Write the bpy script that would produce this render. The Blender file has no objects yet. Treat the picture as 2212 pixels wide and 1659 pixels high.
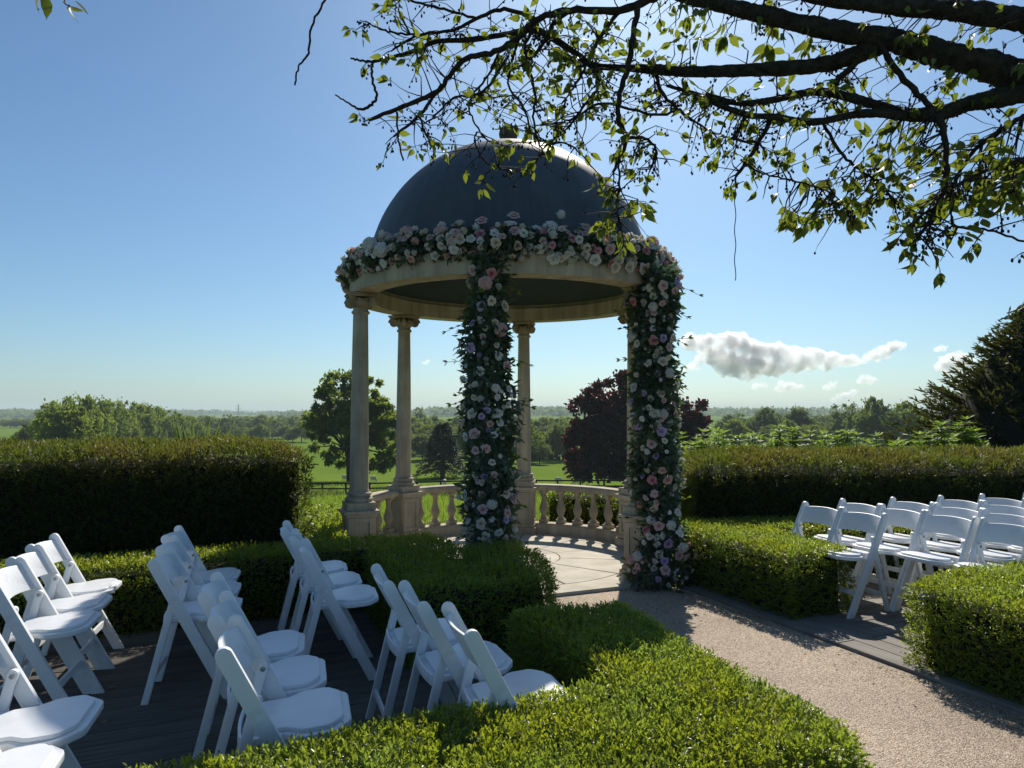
import bpy, bmesh, math, random
import numpy as np
from mathutils import Vector, Matrix

# ------------------------------------------------------------------ camera, sky, sun, exposure
SC = bpy.context.scene
COL = SC.collection
R = math.radians
CAM_H = 1.58
PITCH = R(2.37)
FPX, CX, CY = 1533.0, 1106.0, 829.5          # focal length and centre, in pixels of a 2212 x 1659 frame

cam_d = bpy.data.cameras.new('camera')
cam_d.sensor_width = 36.0
cam_d.lens = 36.0 * FPX / 2212.0
cam_d.clip_start = 0.05
cam_d.clip_end = 30000
cam = bpy.data.objects.new('camera', cam_d)
COL.objects.link(cam)
cam.location = (0, 0, CAM_H)
cam.rotation_euler = (math.pi / 2 + PITCH, 0, 0)
SC.camera = cam

SUN_AZ, SUN_EL = R(11.5), R(38.5)            # azimuth to the right of +Y
world = bpy.data.worlds.new('World')
SC.world = world
world.use_nodes = True
wn = world.node_tree
wn.nodes.clear()
sky = wn.nodes.new('ShaderNodeTexSky')
sky.sky_type = 'NISHITA'
sky.sun_disc = False
sky.sun_elevation = SUN_EL
sky.sun_rotation = SUN_AZ
sky.altitude = 50
sky.air_density = 1.0
sky.dust_density = 0.65
sky.ozone_density = 4.0
bg = wn.nodes.new('ShaderNodeBackground')
bg.inputs['Strength'].default_value = 0.080
wo = wn.nodes.new('ShaderNodeOutputWorld')
wb = wn.nodes.new('ShaderNodeMix'); wb.data_type = 'RGBA'; wb.blend_type = 'MULTIPLY'; wb.inputs[0].default_value = 1.0
wb.inputs[7].default_value = (.80, 1.0, 1.09, 1.0)          # the camera's cool white balance, over the whole sky
wn.links.new(sky.outputs[0], wb.inputs[6]); wn.links.new(wb.outputs[2], bg.inputs[0])
wn.links.new(bg.outputs[0], wo.inputs[0])

sd = bpy.data.lights.new('sun', 'SUN')
sd.energy = 5.0
sd.angle = R(0.53)
sd.color = (1.0, 0.93, 0.82)
sun = bpy.data.objects.new('sun', sd)
COL.objects.link(sun)
sdir = Vector((math.sin(SUN_AZ) * math.cos(SUN_EL), math.cos(SUN_AZ) * math.cos(SUN_EL), math.sin(SUN_EL)))
sun.rotation_euler = (-sdir).to_track_quat('-Z', 'Y').to_euler()
sun.location = sdir * 60

SC.view_settings.view_transform = 'Standard'
SC.view_settings.look = 'None'
SC.view_settings.exposure = 0.20
SC.view_settings.gamma = 1.0
SC.view_settings.use_curve_mapping = False
SC.cycles.use_denoising = True
SC.cycles.max_bounces = 9
SC.cycles.transparent_max_bounces = 8
SC.cycles.volume_bounces = 3

# ------------------------------------------------------------------ helpers
rng = np.random.default_rng(11)
random.seed(11)

def px(u, v, d):
    """point at depth d (metres along +Y) seen at pixel (u, v) of the 2212-wide photograph"""
    a, b = (u - CX) / FPX, (CY - v) / FPX
    y = math.cos(PITCH) - math.sin(PITCH) * b
    z = math.sin(PITCH) + math.cos(PITCH) * b
    k = d / y
    return Vector((a * k, d, CAM_H + z * k))

GC = (-0.04, 7.73)                            # centre of the rotunda
def Q(s, t, z=0.0):
    """garden axes: s across the path, t from the rotunda along the path"""
    return Vector((GC[0] + .921 * s + .391 * t, GC[1] + .391 * s - .921 * t, z))
AXQ = R(23.0)

def tag(o, label=None, cat=None, group=None, kind=None):
    if label: o['label'] = label
    if cat: o['category'] = cat
    if group: o['group'] = group
    if kind: o['kind'] = kind
    return o

def empty(name, loc=(0, 0, 0), rz=0.0, parent=None):
    o = bpy.data.objects.new(name, None)
    o.empty_display_size = .1
    COL.objects.link(o)
    o.location = loc
    o.rotation_euler = (0, 0, rz)
    if parent: o.parent = parent
    return o

def link(name, me, mat=None, parent=None, loc=None):
    o = bpy.data.objects.new(name, me)
    COL.objects.link(o)
    if mat is not None and len(me.materials) == 0: me.materials.append(mat)
    if parent: o.parent = parent
    if loc is not None: o.location = loc
    return o

def np_mesh(name, V, F, smooth=False):
    V = np.ascontiguousarray(V, dtype=np.float32)
    F = np.ascontiguousarray(F, dtype=np.int32)
    me = bpy.data.meshes.new(name)
    n, k = F.shape
    me.vertices.add(len(V)); me.vertices.foreach_set('co', V.ravel())
    me.loops.add(n * k); me.loops.foreach_set('vertex_index', F.ravel())
    me.polygons.add(n); me.polygons.foreach_set('loop_start', np.arange(0, n * k, k, dtype=np.int32))
    if smooth: me.polygons.foreach_set('use_smooth', np.ones(n, dtype=bool))
    me.update(calc_edges=True)
    return me

class MB:
    """collects shapes into one mesh"""
    def __init__(s): s.v, s.f = [], []
    def add(s, V, F):
        k = len(s.v); s.v += [tuple(p) for p in V]; s.f += [tuple(i + k for i in f) for f in F]
        return s
    def box(s, c, size, M=None):
        x, y, z = [a / 2 for a in size]
        P = [Vector((a, b, d)) for a in (-x, x) for b in (-y, y) for d in (-z, z)]
        if M is not None: P = [M @ p for p in P]
        c = Vector(c)
        return s.add([p + c for p in P], [(0, 1, 3, 2), (4, 6, 7, 5), (0, 4, 5, 1), (2, 3, 7, 6), (0, 2, 6, 4), (1, 5, 7, 3)])
    def bar(s, a, b, w, h, up=(0, 0, 1)):
        a, b = Vector(a), Vector(b); d = (b - a); L = d.length; d.normalize()
        sd_ = d.cross(Vector(up)).normalized(); u = sd_.cross(d)
        M = Matrix((d, sd_, u)).transposed()
        return s.box((a + b) / 2, (L, w, h), M)
    def prism(s, poly, z0, z1):
        n = len(poly)
        V = [(p[0], p[1], z0) for p in poly] + [(p[0], p[1], z1) for p in poly]
        F = [tuple(range(n - 1, -1, -1)), tuple(range(n, 2 * n))] + [(i, (i + 1) % n, n + (i + 1) % n, n + i) for i in range(n)]
        return s.add(V, F)
    def lathe(s, prof, n=24, c=(0, 0, 0), a0=0.0, a1=2 * math.pi):
        full = abs(a1 - a0 - 2 * math.pi) < 1e-6
        m = n if full else n + 1
        V = []
        for i in range(m):
            a = a0 + (a1 - a0) * i / n
            for r, z in prof: V.append((c[0] + r * math.cos(a), c[1] + r * math.sin(a), c[2] + z))
        k = len(prof); F = []
        for i in range(n):
            j = (i + 1) % m
            for q in range(k - 1):
                F.append((i * k + q, j * k + q, j * k + q + 1, i * k + q + 1))
        return s.add(V, F)
    def tube(s, pts, rad, n=6, cap=True):
        pts = [Vector(p) for p in pts]; m = len(pts)
        if not hasattr(rad, '__len__'): rad = [rad] * m
        ref = Vector((0.13, 0.27, 0.95)); V, F = [], []
        for i, p in enumerate(pts):
            t = (pts[min(i + 1, m - 1)] - pts[max(i - 1, 0)])
            if t.length < 1e-9: t = Vector((0, 0, 1))
            t.normalize()
            a = t.cross(ref)
            if a.length < 1e-3: a = t.cross(Vector((1, 0, 0)))
            a.normalize(); b = t.cross(a)
            for k in range(n):
                an = 2 * math.pi * k / n
                V.append(p + (a * math.cos(an) + b * math.sin(an)) * rad[i])
        for i in range(m - 1):
            for k in range(n):
                F.append((i * n + k, i * n + (k + 1) % n, (i + 1) * n + (k + 1) % n, (i + 1) * n + k))
        if cap: F += [tuple(range(n - 1, -1, -1)), tuple(range((m - 1) * n, m * n))]
        return s.add(V, F)
    def mesh(s, name, bevel=0, segs=2, smooth=None):
        me = bpy.data.meshes.new(name)
        me.from_pydata(s.v, [], s.f)
        bm = bmesh.new(); bm.from_mesh(me)
        bmesh.ops.recalc_face_normals(bm, faces=bm.faces)
        if bevel:
            ed = [e for e in bm.edges if len(e.link_faces) == 2 and e.calc_face_angle(0) > R(28)]
            bmesh.ops.bevel(bm, geom=ed, offset=bevel, segments=segs, affect='EDGES', profile=.6, clamp_overlap=True)
        if smooth is not None:
            for f in bm.faces: f.smooth = True
            for e in bm.edges: e.smooth = (len(e.link_faces) == 2 and e.calc_face_angle(0) < R(smooth))
        bm.to_mesh(me); bm.free()
        return me
    def build(s, name, mat, parent=None, bevel=0, segs=2, smooth=None, loc=None):
        return link(name, s.mesh(name, bevel, segs, smooth), mat, parent, loc)

def norm(a): return a / np.maximum(np.linalg.norm(a, axis=-1, keepdims=True), 1e-9)
def runit(n): return norm(rng.normal(size=(n, 3)))

def leaf_arrays(P, A, U, L, W, fold=.22):
    """folded four-point leaves: base, left, right, tip"""
    A = norm(A); S = norm(np.cross(A, U)); N = np.cross(S, A)
    L = np.asarray(L).reshape(-1, 1); W = np.asarray(W).reshape(-1, 1)
    m = P + A * L * .45
    V = np.stack([P, m + S * W * .5 + N * W * fold, m - S * W * .5 + N * W * fold, P + A * L], 1).reshape(-1, 3)
    k = np.arange(len(P))[:, None] * 4
    F = np.concatenate([k + [0, 2, 3], k + [0, 3, 1]], 1).reshape(-1, 3)
    return V, F

# ------------------------------------------------------------------ materials
def nmat(name):
    m = bpy.data.materials.new(name); m.use_nodes = True
    nt = m.node_tree; nt.nodes.clear()
    out = nt.nodes.new('ShaderNodeOutputMaterial')
    def N(t, **kw):
        n = nt.nodes.new(t)
        for k, v in kw.items():
            if k in n.inputs: n.inputs[k].default_value = v
            else: setattr(n, k, v)
        return n
    return m, nt, out, N

def rgb(c): return (c[0], c[1], c[2], 1.0)

def mixc(nt, N, fac, a, b):
    m = N('ShaderNodeMix', data_type='RGBA')
    for sock, v in ((m.inputs[6], a), (m.inputs[7], b)):
        if isinstance(v, (tuple, list)): sock.default_value = rgb(v)
        else: nt.links.new(v, sock)
    if isinstance(fac, float): m.inputs[0].default_value = fac
    else: nt.links.new(fac, m.inputs[0])
    return m.outputs[2]

def foliage(name, dark, light, trans, tmix=.42, rough=.45, spec=.35, patch=None, pscale=2.0, growth=None, dead=None):
    """leaf material: per-leaf colour variation, light shining through"""
    m, nt, out, N = nmat(name)
    g = N('ShaderNodeNewGeometry')
    c = mixc(nt, N, g.outputs['Random Per Island'], dark, light)
    tc = N('ShaderNodeTexCoord'); no = N('ShaderNodeTexNoise', Scale=pscale, Detail=3.0)
    nt.links.new(tc.outputs['Object'], no.inputs['Vector'])
    rp = N('ShaderNodeValToRGB'); rp.color_ramp.elements[0].position = .42; rp.color_ramp.elements[1].position = .62
    nt.links.new(no.outputs[0], rp.inputs[0])
    pf = rp.outputs[0]
    if growth:                                # young growth only on the clipped top
        sx = N('ShaderNodeSeparateXYZ'); nt.links.new(tc.outputs['Object'], sx.inputs[0])
        mr = N('ShaderNodeMapRange'); mr.inputs[1].default_value, mr.inputs[2].default_value = growth; nt.links.new(sx.outputs[2], mr.inputs[0])
        mu = N('ShaderNodeMath', operation='MULTIPLY'); nt.links.new(rp.outputs[0], mu.inputs[0]); nt.links.new(mr.outputs[0], mu.inputs[1]); pf = mu.outputs[0]
    if patch is not None: c = mixc(nt, N, pf, c, patch)
    if dead is not None:                      # a few dried, browned leaves
        gt = N('ShaderNodeMath', operation='GREATER_THAN'); gt.inputs[1].default_value = .968; nt.links.new(g.outputs['Random Per Island'], gt.inputs[0])
        c = mixc(nt, N, gt.outputs[0], c, dead)
    p = N('ShaderNodeBsdfPrincipled', Roughness=rough)
    p.inputs['Specular IOR Level'].default_value = spec
    nt.links.new(c, p.inputs['Base Color'])
    t = N('ShaderNodeBsdfTranslucent')
    if patch is not None:
        k = max(patch); tp = tuple(min(1, a / k * max(trans) ) for a in patch)
        tcol = mixc(nt, N, pf, trans, tp); nt.links.new(tcol, t.inputs['Color'])
    else: t.inputs['Color'].default_value = rgb(trans)
    mx = N('ShaderNodeMixShader'); mx.inputs[0].default_value = tmix
    nt.links.new(p.outputs[0], mx.inputs[1]); nt.links.new(t.outputs[0], mx.inputs[2])
    nt.links.new(mx.outputs[0], out.inputs[0])
    return m

def surface(name, a, b, scale=8.0, rough=.8, bump=.15, detail=6.0, spec=.3, stretch=(1, 1, 1), contrast=(.35, .65), bscale=None, metal=0.0, rand=0.0, coat=0.0, bdist=.01, streak=0.0):
    m, nt, out, N = nmat(name)
    tc = N('ShaderNodeTexCoord'); mp = N('ShaderNodeMapping'); mp.inputs['Scale'].default_value = stretch
    nt.links.new(tc.outputs['Object'], mp.inputs[0])
    n1 = N('ShaderNodeTexNoise', Scale=scale, Detail=detail, Roughness=.6)
    nt.links.new(mp.outputs[0], n1.inputs['Vector'])
    rp = N('ShaderNodeValToRGB'); rp.color_ramp.elements[0].position = contrast[0]; rp.color_ramp.elements[1].position = contrast[1]
    nt.links.new(n1.outputs[0], rp.inputs[0])
    c = mixc(nt, N, rp.outputs[0], a, b)
    if streak > 0:                            # rain streaks and lichen
        m2 = N('ShaderNodeMapping'); m2.inputs['Scale'].default_value = (9, 9, 1.1); nt.links.new(tc.outputs['Object'], m2.inputs[0])
        n3 = N('ShaderNodeTexNoise', Scale=1.0, Detail=7.0, Roughness=.65); nt.links.new(m2.outputs[0], n3.inputs['Vector'])
        r3 = N('ShaderNodeMapRange'); r3.inputs[1].default_value = .38; r3.inputs[2].default_value = .66; r3.inputs[3].default_value = 1 - streak; r3.inputs[4].default_value = 1.06
        nt.links.new(n3.outputs[0], r3.inputs[0])
        h3 = N('ShaderNodeHueSaturation'); nt.links.new(c, h3.inputs['Color']); nt.links.new(r3.outputs[0], h3.inputs['Value']); c = h3.outputs[0]
    if rand > 0:
        oi = N('ShaderNodeObjectInfo'); mr = N('ShaderNodeMapRange')
        mr.inputs[3].default_value = 1 - rand; mr.inputs[4].default_value = 1 + rand
        nt.links.new(oi.outputs['Random'], mr.inputs[0])
        hs = N('ShaderNodeHueSaturation'); nt.links.new(c, hs.inputs['Color']); nt.links.new(mr.outputs[0], hs.inputs['Value'])
        c = hs.outputs[0]
    p = N('ShaderNodeBsdfPrincipled', Roughness=rough, Metallic=metal)
    p.inputs['Specular IOR Level'].default_value = spec
    p.inputs['Coat Weight'].default_value = coat
    nt.links.new(c, p.inputs['Base Color'])
    if bump > 0:
        n2 = N('ShaderNodeTexNoise', Scale=bscale or scale * 4, Detail=6.0)
        nt.links.new(mp.outputs[0], n2.inputs['Vector'])
        bp = N('ShaderNodeBump', Strength=bump, Distance=bdist)
        nt.links.new(n2.outputs[0], bp.inputs['Height']); nt.links.new(bp.outputs[0], p.inputs['Normal'])
    nt.links.new(p.outputs[0], out.inputs[0])
    return m

M = {}
M['stone'] = surface('limestone', (.44, .375, .270), (.57, .49, .365), 3.5, .85, .25, bscale=60, rand=.05, bdist=.004, streak=.30)
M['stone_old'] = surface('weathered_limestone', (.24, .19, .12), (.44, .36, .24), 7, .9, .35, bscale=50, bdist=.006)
M['floor'] = surface('paving_stone', (.44, .40, .32), (.60, .55, .45), 3.4, .85, .2, bscale=70, rand=.07, bdist=.003)
M['dome'] = surface('lead_grey_dome', (.050, .063, .074), (.080, .094, .106), 2.6, .56, .06, spec=.34, bscale=9, bdist=.012, stretch=(1, 1, .35), contrast=(.25, .75), streak=.16)
M['dome_in'] = surface('dome_lining', (.085, .112, .112), (.105, .132, .130), 2.0, .8, .05)
M['ball'] = surface('mossy_stone_ball', (.05, .045, .03), (.12, .10, .07), 14, .9, .3)
M['white'] = surface('white_resin', (.66, .67, .67), (.80, .82, .83), 11, .38, .03, spec=.5, rand=.03, contrast=(.27, .44))
M['vinyl'] = surface('white_vinyl_pad', (.76, .78, .80), (.83, .84, .85), 9, .36, .10, spec=.5, bscale=14, bdist=.0015)
M['steel'] = surface('steel_bolt', (.30, .31, .33), (.42, .43, .45), 20, .35, .0, metal=.9)
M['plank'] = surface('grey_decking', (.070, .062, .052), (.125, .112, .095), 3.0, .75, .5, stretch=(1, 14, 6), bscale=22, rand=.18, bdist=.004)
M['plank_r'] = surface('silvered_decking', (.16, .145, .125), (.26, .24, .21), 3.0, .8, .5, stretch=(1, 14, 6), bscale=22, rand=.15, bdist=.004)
M['soil'] = surface('dark_soil', (.020, .016, .012), (.045, .036, .026), 6, .95, .4)
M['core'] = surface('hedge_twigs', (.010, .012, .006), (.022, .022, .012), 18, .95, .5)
M['box'] = foliage('box_leaves', (.050, .092, .010), (.100, .155, .018), (.46, .54, .03), .42, .34, .45, patch=(.125, .170, .020), pscale=2.2, dead=(.22, .14, .05))
M['yew'] = foliage('yew_needles', (.018, .036, .009), (.045, .066, .013), (.22, .28, .03), .34, .45, .3, patch=(.115, .108, .018), pscale=1.6, growth=(.82, 1.08))
M['yewtree'] = foliage('dark_yew_sprays', (.014, .026, .008), (.040, .044, .014), (.10, .11, .02), .3, .5, .3)
M['shrub'] = foliage('shrub_leaves', (.045, .100, .014), (.075, .14, .02), (.30, .46, .04), .45, .55, .25)
M['cherry'] = foliage('cherry_leaves', (.034, .060, .012), (.065, .095, .018), (.29, .35, .035), .42, .5, .25)
M['cherry_red'] = foliage('young_bronze_leaves', (.09, .05, .02), (.13, .08, .03), (.42, .24, .06), .5, .4, .4)
M['bark'] = surface('cherry_bark', (.018, .015, .012), (.060, .054, .040), 26, .95, 1.0, bscale=70, bdist=.03)
M['twig'] = surface('twig_bark', (.020, .014, .011), (.045, .032, .025), 30, .9, .3)
M['trunk'] = surface('tree_bark', (.030, .024, .018), (.07, .055, .04), 3, .95, .6, bdist=.05)
M['tree_a'] = foliage('broadleaf_crown', (.026, .052, .010), (.066, .105, .018), (.30, .40, .045), .42, .6, .2)
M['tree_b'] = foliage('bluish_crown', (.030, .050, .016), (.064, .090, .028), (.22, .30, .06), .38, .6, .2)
M['copper'] = foliage('copper_beech_crown', (.030, .010, .011), (.060, .020, .018), (.11, .022, .022), .3, .5, .25)
M['cedar'] = foliage('cedar_needles', (.010, .022, .014), (.024, .040, .022), (.05, .08, .03), .2, .6, .2)
M['brown'] = foliage('brown_thorn_crown', (.05, .042, .022), (.09, .07, .035), (.16, .12, .05), .3, .6, .2)
M['phormium'] = foliage('sword_leaves', (.05, .085, .03), (.09, .13, .045), (.22, .30, .08), .35, .35, .5)
M['fleaf'] = foliage('dark_garland_leaves', (.028, .054, .028), (.080, .115, .062), (.15, .24, .08), .34, .42, .4)
M['euca'] = foliage('eucalyptus_leaves', (.08, .12, .09), (.15, .20, .15), (.18, .26, .17), .3, .6, .3)
M['stem'] = surface('green_stem', (.03, .045, .015), (.05, .07, .02), 20, .8, 0)
M['fence'] = surface('dark_fence_timber', (.012, .011, .010), (.03, .027, .024), 4, .9, .2)
M['fleece'] = surface('sheep_fleece', (.50, .47, .40), (.62, .59, .52), 14, .95, .4)
M['face'] = surface('sheep_face', (.03, .028, .026), (.06, .055, .05), 10, .9, 0)
M['pylon'] = surface('galvanised_steel', (.25, .26, .27), (.33, .34, .35), 1, .6, 0)
M['cord'] = surface('twisted_cord', (.02, .03, .015), (.05, .06, .03), 60, .9, .3)
M['litter'] = foliage('dry_leaf', (.20, .16, .09), (.30, .24, .14), (.2, .15, .06), .2, .7, .2)

def petal(name, base, inner):
    m, nt, out, N = nmat(name)
    tc = N('ShaderNodeTexCoord'); ln = N('ShaderNodeVectorMath', operation='LENGTH')
    mp = N('ShaderNodeMapping'); mp.inputs['Scale'].default_value = (1, 1, 0)
    nt.links.new(tc.outputs['Object'], mp.inputs[0]); nt.links.new(mp.outputs[0], ln.inputs[0])
    rp = N('ShaderNodeValToRGB'); rp.color_ramp.elements[0].position = .10; rp.color_ramp.elements[1].position = .75
    rp.color_ramp.elements[0].color = rgb(inner); rp.color_ramp.elements[1].color = rgb(base)
    nt.links.new(ln.outputs['Value'], rp.inputs[0])
    p = N('ShaderNodeBsdfPrincipled', Roughness=.65); p.inputs['Specular IOR Level'].default_value = .2
    nt.links.new(rp.outputs[0], p.inputs['Base Color'])
    t = N('ShaderNodeBsdfTranslucent'); nt.links.new(rp.outputs[0], t.inputs['Color'])
    mx = N('ShaderNodeMixShader'); mx.inputs[0].default_value = .35
    nt.links.new(p.outputs[0], mx.inputs[1]); nt.links.new(t.outputs[0], mx.inputs[2]); nt.links.new(mx.outputs[0], out.inputs[0])
    return m
PET = {'white': petal('white_petals', (.82, .80, .78), (.80, .76, .62)),
       'cream': petal('cream_petals', (.80, .72, .60), (.74, .60, .42)),
       'blush': petal('blush_petals', (.80, .58, .54), (.74, .44, .42)),
       'pink': petal('pink_petals', (.76, .40, .42), (.66, .22, .26)),
       'lilac': petal('lilac_petals', (.62, .50, .70), (.52, .38, .62))}

def ground_mat():
    m, nt, out, N = nmat('meadow_grass')
    tc = N('ShaderNodeTexCoord')
    n1 = N('ShaderNodeTexNoise', Scale=.06, Detail=6.0, Roughness=.6); nt.links.new(tc.outputs['Object'], n1.inputs['Vector'])
    n2 = N('ShaderNodeTexNoise', Scale=1.6, Detail=8.0, Roughness=.7); nt.links.new(tc.outputs['Object'], n2.inputs['Vector'])
    r1 = N('ShaderNodeValToRGB'); r1.color_ramp.elements[0].position = .35; r1.color_ramp.elements[1].position = .68
    nt.links.new(n1.outputs[0], r1.inputs[0])
    r2 = N('ShaderNodeValToRGB'); r2.color_ramp.elements[0].position = .3; r2.color_ramp.elements[1].position = .7
    nt.links.new(n2.outputs[0], r2.inputs[0])
    a = mixc(nt, N, r1.outputs[0], (.138, .212, .030), (.188, .262, .042))
    c = mixc(nt, N, r2.outputs[0], (.108, .168, .023), a)
    p = N('ShaderNodeBsdfPrincipled', Roughness=1.0); p.inputs['Specular IOR Level'].default_value = .0
    nt.links.new(c, p.inputs['Base Color'])
    bp = N('ShaderNodeBump', Strength=.35, Distance=.08); nt.links.new(n2.outputs[0], bp.inputs['Height']); nt.links.new(bp.outputs[0], p.inputs['Normal'])
    nt.links.new(p.outputs[0], out.inputs[0])
    return m
M['meadow'] = ground_mat()
M['blade'] = foliage('grass_blades', (.075, .14, .02), (.13, .20, .03), (.30, .42, .05), .45, .5, .3)

def gravel_mat():
    m, nt, out, N = nmat('resin_bound_gravel')
    tc = N('ShaderNodeTexCoord')
    v = N('ShaderNodeTexVoronoi', Scale=170.0); nt.links.new(tc.outputs['Object'], v.inputs['Vector'])
    n = N('ShaderNodeTexNoise', Scale=.9, Detail=4.0); nt.links.new(tc.outputs['Object'], n.inputs['Vector'])
    bw = N('ShaderNodeSeparateColor'); nt.links.new(v.outputs['Color'], bw.inputs[0])
    rp = N('ShaderNodeValToRGB')
    e = rp.color_ramp.elements; e[0].position = 0; e[0].color = rgb((.17, .125, .095)); e[1].position = 1; e[1].color = rgb((.74, .62, .47))
    q = e.new(.45); q.color = rgb((.43, .33, .235)); q = e.new(.7); q.color = rgb((.56, .44, .32))
    nt.links.new(bw.outputs[0], rp.inputs[0])
    hs = N('ShaderNodeHueSaturation'); nt.links.new(rp.outputs[0], hs.inputs['Color'])
    mr = N('ShaderNodeMapRange'); mr.inputs[1].default_value = .3; mr.inputs[2].default_value = .7; mr.inputs[3].default_value = .74; mr.inputs[4].default_value = 1.14
    nt.links.new(n.outputs[0], mr.inputs[0]); nt.links.new(mr.outputs[0], hs.inputs['Value'])
    p = N('ShaderNodeBsdfPrincipled', Roughness=.75); p.inputs['Specular IOR Level'].default_value = .3
    nt.links.new(hs.outputs[0], p.inputs['Base Color'])
    bp = N('ShaderNodeBump', Strength=.9, Distance=.006, invert=True); nt.links.new(v.outputs['Distance'], bp.inputs['Height']); nt.links.new(bp.outputs[0], p.inputs['Normal'])
    nt.links.new(p.outputs[0], out.inputs[0])
    return m
M['gravel'] = gravel_mat()

# ------------------------------------------------------------------ terrain, path, decks
TY = [-40, 10.6, 13, 20, 58, 110, 140, 350, 700, 1500, 3000, 6000]
TZ = [-.03, -.03, -.22, -1.0, -5.2, -9.0, -10.4, -12.6, -11.5, -8.0, 2.0, 8.0]
def gz(x, y):
    y = np.asarray(y, float); x = np.asarray(x, float)
    z = np.interp(y, TY, TZ)
    z = (z + np.interp(y - 4, TY, TZ) + np.interp(y + 4, TY, TZ)) / 3
    w = np.clip((y - 14) / 60, 0, 1)
    far = np.clip((y - 900) / 2000, 0, 1)
    z = z + w * (.35 * np.sin(x * .07 + 1) * np.sin(y * .05) + .15 * np.sin(x * .21 + y * .13)) + far * (9 * np.sin(x * .0021 + .6) + 5 * np.sin(x * .0053 + 2))
    return np.where(y < 10.4, -.03, np.minimum(z, -.03 + 0 * z) if False else z)

ys = np.concatenate([np.linspace(-40, 8, 9), np.linspace(9, 24, 31), np.linspace(25, 160, 110), np.geomspace(165, 6000, 60)])
xs = np.concatenate([-np.geomspace(5000, 42, 36), np.linspace(-40, 40, 81), np.geomspace(42, 5000, 36)])
X, Y = np.meshgrid(xs, ys)
Zg = gz(X, Y)
nx, ny = len(xs), len(ys)
idx = np.arange(nx * ny).reshape(ny, nx)
F = np.stack([idx[:-1, :-1], idx[:-1, 1:], idx[1:, 1:], idx[1:, :-1]], -1).reshape(-1, 4)
ground = link('ground', np_mesh('ground', np.stack([X, Y, Zg], -1).reshape(-1, 3), F, True), M['meadow'])
tag(ground, 'sunlit green meadow falling away beyond the garden', kind='structure')

# soil beds under the garden hedges
mb = MB(); mb.prism([(-9, -3), (10, -3), (10, 9.4), (-9, 9.4)], -.028, -.012)
tag(mb.build('garden_soil', M['soil']), kind='structure')

# gravel path along the axis
poly = [Q(-1.0, 1.56), Q(.953, 1.56), Q(.953, 9.5), Q(-1.05, 9.5)]
mb = MB(); mb.prism([(p.x, p.y) for p in poly], -.010, .004)
path = tag(mb.build('gravel_path', M['gravel']), kind='structure')

def deck(name, s0, s1, t0, t1, mat, w=.145, gap=.006, lens=(2.2, 3.6)):
    d = MB(); d.prism([(p.x, p.y) for p in (Q(s0, t0), Q(s1, t0), Q(s1, t1), Q(s0, t1))], -.010, -.004)
    root = tag(d.build(name, M['soil']), kind='structure')
    cache = {}
    t = t0
    while t < t1:
        s = s0 - random.random() * 1.5
        while s < s1:
            L = random.choice([3.6, 4.2, 4.8])
            a, b = max(s, s0), min(s + L, s1)
            if b - a > .15:
                key = round(b - a, 3)
                if key not in cache:
                    m = MB(); m.box((0, 0, 0), (key - .002, w - gap, .028)); cache[key] = m.mesh('plank', .003, 1)
                o = link('plank', cache[key], mat, root)
                o.location = Q((a + b) / 2, t + w / 2, .010 + random.uniform(-.0015, .0015))
                o.rotation_euler = (0, 0, AXQ + random.uniform(-.001, .001))
            s += L
        t += w
    return root
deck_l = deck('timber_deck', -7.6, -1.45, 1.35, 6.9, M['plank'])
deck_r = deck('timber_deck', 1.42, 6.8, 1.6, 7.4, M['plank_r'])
# boards along the edge of the path
m = MB(); m.box((0, 0, 0), (2.6, .150, .030)); edge_board = m.mesh('plank', .003, 1)
for k in range(3):
    for j in range(2):
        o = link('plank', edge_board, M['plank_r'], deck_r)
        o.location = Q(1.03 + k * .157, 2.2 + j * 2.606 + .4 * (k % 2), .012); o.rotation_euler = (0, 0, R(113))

# ------------------------------------------------------------------ rotunda
gaz = empty('garden_rotunda', (GC[0], GC[1], 0))
tag(gaz, 'stone rotunda with dark dome, columns and balustrade at the end of the gravel path', 'rotunda')
RC = 1.61
ANG = {'D': 83, 'B': 143, 'A': 203, 'G': 263, 'F': 323, 'E': 23}
def pol(r, a, z=0.0): return Vector((r * math.cos(R(a)), r * math.sin(R(a)), z))

# floor: ring sectors and inner disc sectors of paving with open joints
fl = empty('floor', (0, 0, 0), parent=gaz)
mb = MB(); mb.prism([pol(1.80, 23 + 60 * k) [:2] for k in range(6)], -.01, .022)
mb.build('bedding', M['soil'], fl)
def sector(r0, r1, a0, a1, z0, z1, n=10, outer=None):
    P = [pol(r0, a0 + (a1 - a0) * i / n) for i in range(n + 1)] if r0 > 0 else [Vector((0, 0, 0))]
    if outer is None: O = [pol(r1, a1 + (a0 - a1) * i / n) for i in range(n + 1)]
    else: O = outer
    return MB().prism([p[:2] for p in P + O], z0, z1)
jg = .35
for k in range(6):
    a = 23 + 60 * k
    hexo = [pol(1.845, a + 60 - .15), pol(1.845, a + .15)]
    m_ = sector(1.335, 0, a + .25, a + 60 - .25, .0, .034, 12, hexo); m_.build('slab', M['floor'], fl, .003, 1)
    for h in range(2):
        b = a + 30 * h
        sector(.56, 1.325, b + jg, b + 30 - jg, .0, .034 + .001 * (k % 2), 8).build('slab', M['floor'], fl, .003, 1)
for k in range(3): sector(0, .552, 120 * k + 23 + .4, 120 * k + 143 - .4, .0, .034, 16).build('slab', M['floor'], fl, .003, 1)

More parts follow.
